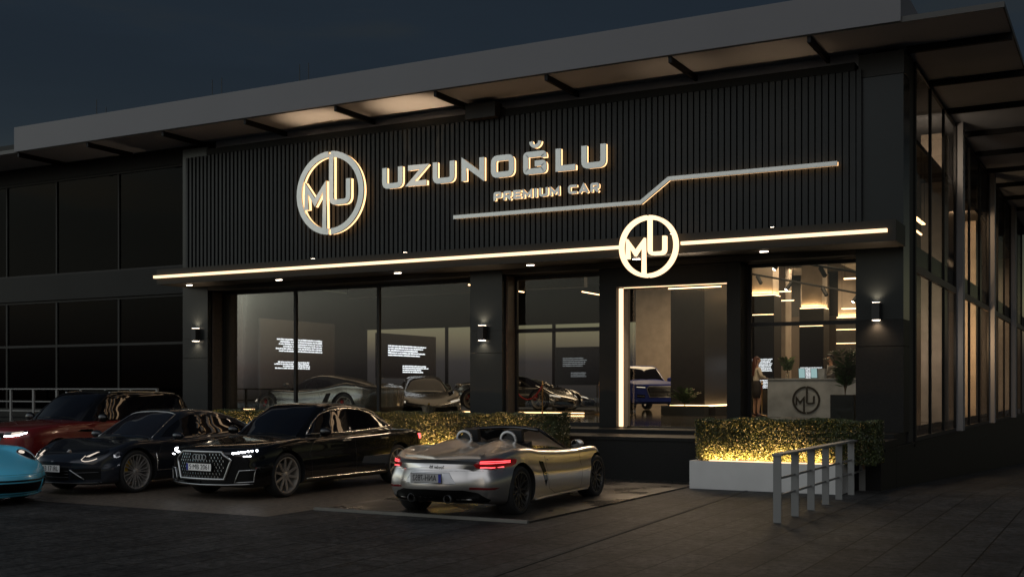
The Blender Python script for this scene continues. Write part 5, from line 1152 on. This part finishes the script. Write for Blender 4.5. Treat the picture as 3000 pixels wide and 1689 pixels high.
def person(loc, rz, label, hgt, armsL, armsR, legs=True, female=False, torso='suit', low='dark', look=0., lean=0.):
    s = hgt/1.75; o = empty('person', loc, label, 'person', None, rz); sw = .165 if female else .195
    # faces +y; x to its right
    P = [(0, 0, .98, .135, .10), (0, 0, 1.12, .115 if female else .135, .09), (0, .01, 1.28, .15, .105), (0, 0, 1.42, .12, .08), (0, 0, 1.48, .055), (0, .01, 1.56, .05), (0, .02, 1.64, .075, .085), (0, .02, 1.70, .07, .08)]
    E = [(i, i+1) for i in range(7)]
    def arm(sd, A):
        b = len(P); P.extend([(sd*sw, 0, 1.42, .05), (*A[0], .042), (*A[1], .027), (*A[2], .026, .015)]); E.extend([(3, b), (b, b+1), (b+1, b+2), (b+2, b+3)])
    arm(-1, armsL); arm(1, armsR)
    if legs:
        for sd in (-1, 1):
            b = len(P); st = .03 if sd > 0 else -.02
            P.extend([(sd*.085, 0, .92, .085), (sd*.08, st+.02, .50, .055), (sd*.075, st-.01, .30, .05), (sd*.075, st-.02, .09, .032), (sd*.08, st+.10, .035, .032, .024)]); E.extend([(0, b), (b, b+1), (b+1, b+2), (b+2, b+3), (b+3, b+4)])
    body = skin([(x*s, (y+lean*max(0, z-1))*s, z*s, *[r*s for r in q]) for x, y, z, *q in P], E, 'body', 'skin', o)
    T = lambda x, y, z: (x*s, (y+lean*max(0, z-1))*s, z*s)
    # hands: five fingers each, slightly curled
    hd = MB()
    for A in (armsL, armsR):
        w = Vector(A[1]); h = Vector(A[2]); d = (h-w).normalized(); sd = d.cross(Vector((0, 0, 1))).normalized(); dn = d.cross(sd)
        for i in range(4):
            b = h+sd*(.018*(i-1.5)); L_ = (.062, .072, .068, .052)[i]; e1 = b+d*L_*.5; e2 = e1+(d*.6+dn*(.5 if dn.z < 0 else -.5)).normalized()*L_*.5
            hd.tube([T(*b), T(*e1), T(*e2)], [.009*s, .008*s, .006*s], 6)
        b = w.lerp(h, .6)+sd*.03; hd.tube([T(*b), T(*(b+d*.03+sd*.02)), T(*(b+d*.06+sd*.015))], [.010*s, .009*s, .007*s], 6)
    hd.build('fingers', 'skin', body, smooth=True)
    hr = look
    Rz = Matrix.Rotation(hr, 3, 'Z'); hc = Vector(T(0, .02, 1.655))
    def H(x, y, z): return tuple(hc+Rz @ Vector((x*s, y*s, z*s)))
    f = MB(); ell(f, H(0, .005, .0), (.073*s, .090*s, .112*s), hr); f.tube([H(0, .088, .02), H(0, .108, -.012), H(0, .092, -.02)], [.008*s, .013*s, .009*s], 8)
    for sd in (-1, 1): ell(f, H(sd*.075, 0, -.005), (.012*s, .02*s, .03*s), hr, n=8, mth=6)
    f.build('head', 'skin', body, smooth=True)
    ey = MB()
    for sd in (-1, 1): ell(ey, H(sd*.028, .083, .015), (.012*s, .006*s, .006*s), hr, n=8, mth=6); ell(ey, H(sd*.028, .086, .035), (.018*s, .005*s, .004*s), hr, n=8, mth=6)
    ey.build('eyes', 'hairk', body); ell(MB(), H(0, .086, -.05), (.022*s, .006*s, .006*s), hr, n=8, mth=6).build('mouth', mat('lips', (.3, .07, .06), .5), body)
    hb = MB(); ell(hb, H(0, -.018, .028), (.083*s, .096*s, .098*s), hr)
    if female:
        rows = []
        for i in range(9):
            t = i/8; z = .07-.52*t; w = .088+.035*math.sin(PI*min(1, t*1.2))-.03*t; rows.append([H(w*math.cos(a), -.05-.05*t+.085*math.sin(a)*(1-.25*t), z) for a in [PI+PI*j/10 for j in range(11)]]+[H(w*math.cos(a), -.05-.05*t+.045*math.sin(a), z) for a in [PI*j/10 for j in range(11)]])
        hb.grid(rows, closed=True); hb.fan(rows[-1])
    else: ell(hb, H(0, .015, .085), (.082*s, .095*s, .05*s), hr)
    hb.build('hair', 'hairb' if female else 'hairk', o, smooth=True)
    # clothes over the body
    k = 1.0; Q = [(0, 0, 1.0, .145, .112), (0, 0, 1.12, .125 if female else .15, .105), (0, .01, 1.28, .165, .12), (0, 0, 1.42, .135, .092), (0, 0, 1.465, .075, .07)]; E2 = [(0, 1), (1, 2), (2, 3), (3, 4)]
    for sd, A in ((-1, armsL), (1, armsR)):
        b = len(Q); w = Vector(A[1]); e = Vector(A[0]); cu = e.lerp(w, .88); Q += [(sd*sw, 0, 1.42, .065), (*A[0], .058 if not female else .06), (*cu, .040 if not female else .045)]; E2 += [(3, b), (b, b+1), (b+1, b+2)]
    skin([(x*s, (y+lean*max(0, z-1))*s, z*s, *[r*s for r in q]) for x, y, z, *q in Q], E2, 'blouse' if female else 'jacket', torso, o)
    if female:
        rows = [[T((w)*math.cos(a), .75*w*math.sin(a), z) for a in [2*PI*j/20 for j in range(20)]] for z, w in ((1.06, .135), (.98, .165), (.90, .18), (.75, .17), (.56, .15), (.555, .14))]
        MB().grid(rows, closed=True).build('skirt', 'skirt', o, smooth=True)
        sh = MB()
        for sd in (-1, 1): st = .03 if sd > 0 else -.02; sh.tube([T(sd*.075, st-.06, .10), T(sd*.078, st+.0, .07), T(sd*.08, st+.14, .02)], [.03*s, .036*s, .022*s], 8).tube([T(sd*.075, st-.055, .09), T(sd*.075, st-.06, .0)], [.012*s, .005*s], 6)
        sh.build('shoes', 'heel', o, smooth=True)
    else:
        Q = [(0, 0, 1.0, .14, .11)]; E2 = []
        for sd in (-1, 1):
            b = len(Q); st = .03 if sd > 0 else -.02; Q += [(sd*.09, 0, .9, .10), (sd*.085, st+.02, .5, .08), (sd*.08, st-.02, .1, .065)]; E2 += [(0, b), (b, b+1), (b+1, b+2)]
        skin([(x*s, y*s, z*s, *[r*s for r in q]) for x, y, z, *q in Q], E2, 'trousers', low, o)
        sh = MB()
        for sd in (-1, 1): st = .03 if sd > 0 else -.02; ell(sh, T(sd*.08, st+.05, .045), (.05*s, .13*s, .045*s))
        sh.build('shoes', 'black', o, smooth=True)
        c = MB(); c.quadbox([T(-.03, .118, 1.44), T(.03, .118, 1.44), T(.012, .13, 1.20), T(-.012, .13, 1.20), T(-.05, .10, 1.47), T(.05, .10, 1.47), T(.02, .136, 1.20), T(-.02, .136, 1.20)]); c.build('shirt_front', 'shirt', o)
        MB().tube([T(0, .118, 1.46), T(0, .148, 1.38), T(0, .152, 1.22)], [.018*s, .016*s, .022*s], 6).build('tie', 'dark', o)
    return o
# woman at the end of the counter, seen from behind, forearms on the top
person((-9.62, 32.7, FZ), -math.radians(48), 'woman with long auburn hair in a cream blouse and dark skirt at the counter', 1.74, ((-.22, .05, 1.19), (-.10, .25, 1.13), (-.03, .33, 1.12)), ((.22, .04, 1.19), (.14, .24, 1.13), (.06, .33, 1.12)), female=True, torso='blouse', look=math.radians(-12))
person((-7.70, 33.72, FZ), math.radians(125), 'man with dark hair in a grey suit and tie behind the counter', 1.80, ((-.25, .08, 1.20), (-.17, .32, 1.12), (-.10, .40, 1.11)), ((.25, .08, 1.20), (.17, .32, 1.12), (.10, .40, 1.11)), torso='suit')
person((-15.2, 35.2, FZ), math.radians(-150), 'man in a dark waistcoat standing inside the doorway beside the blue car', 1.80, ((-.26, -.02, 1.16), (-.28, .12, .96), (-.28, .18, .88)), ((.26, .0, 1.16), (.24, .24, 1.12), (.22, .33, 1.12)), torso='dark')
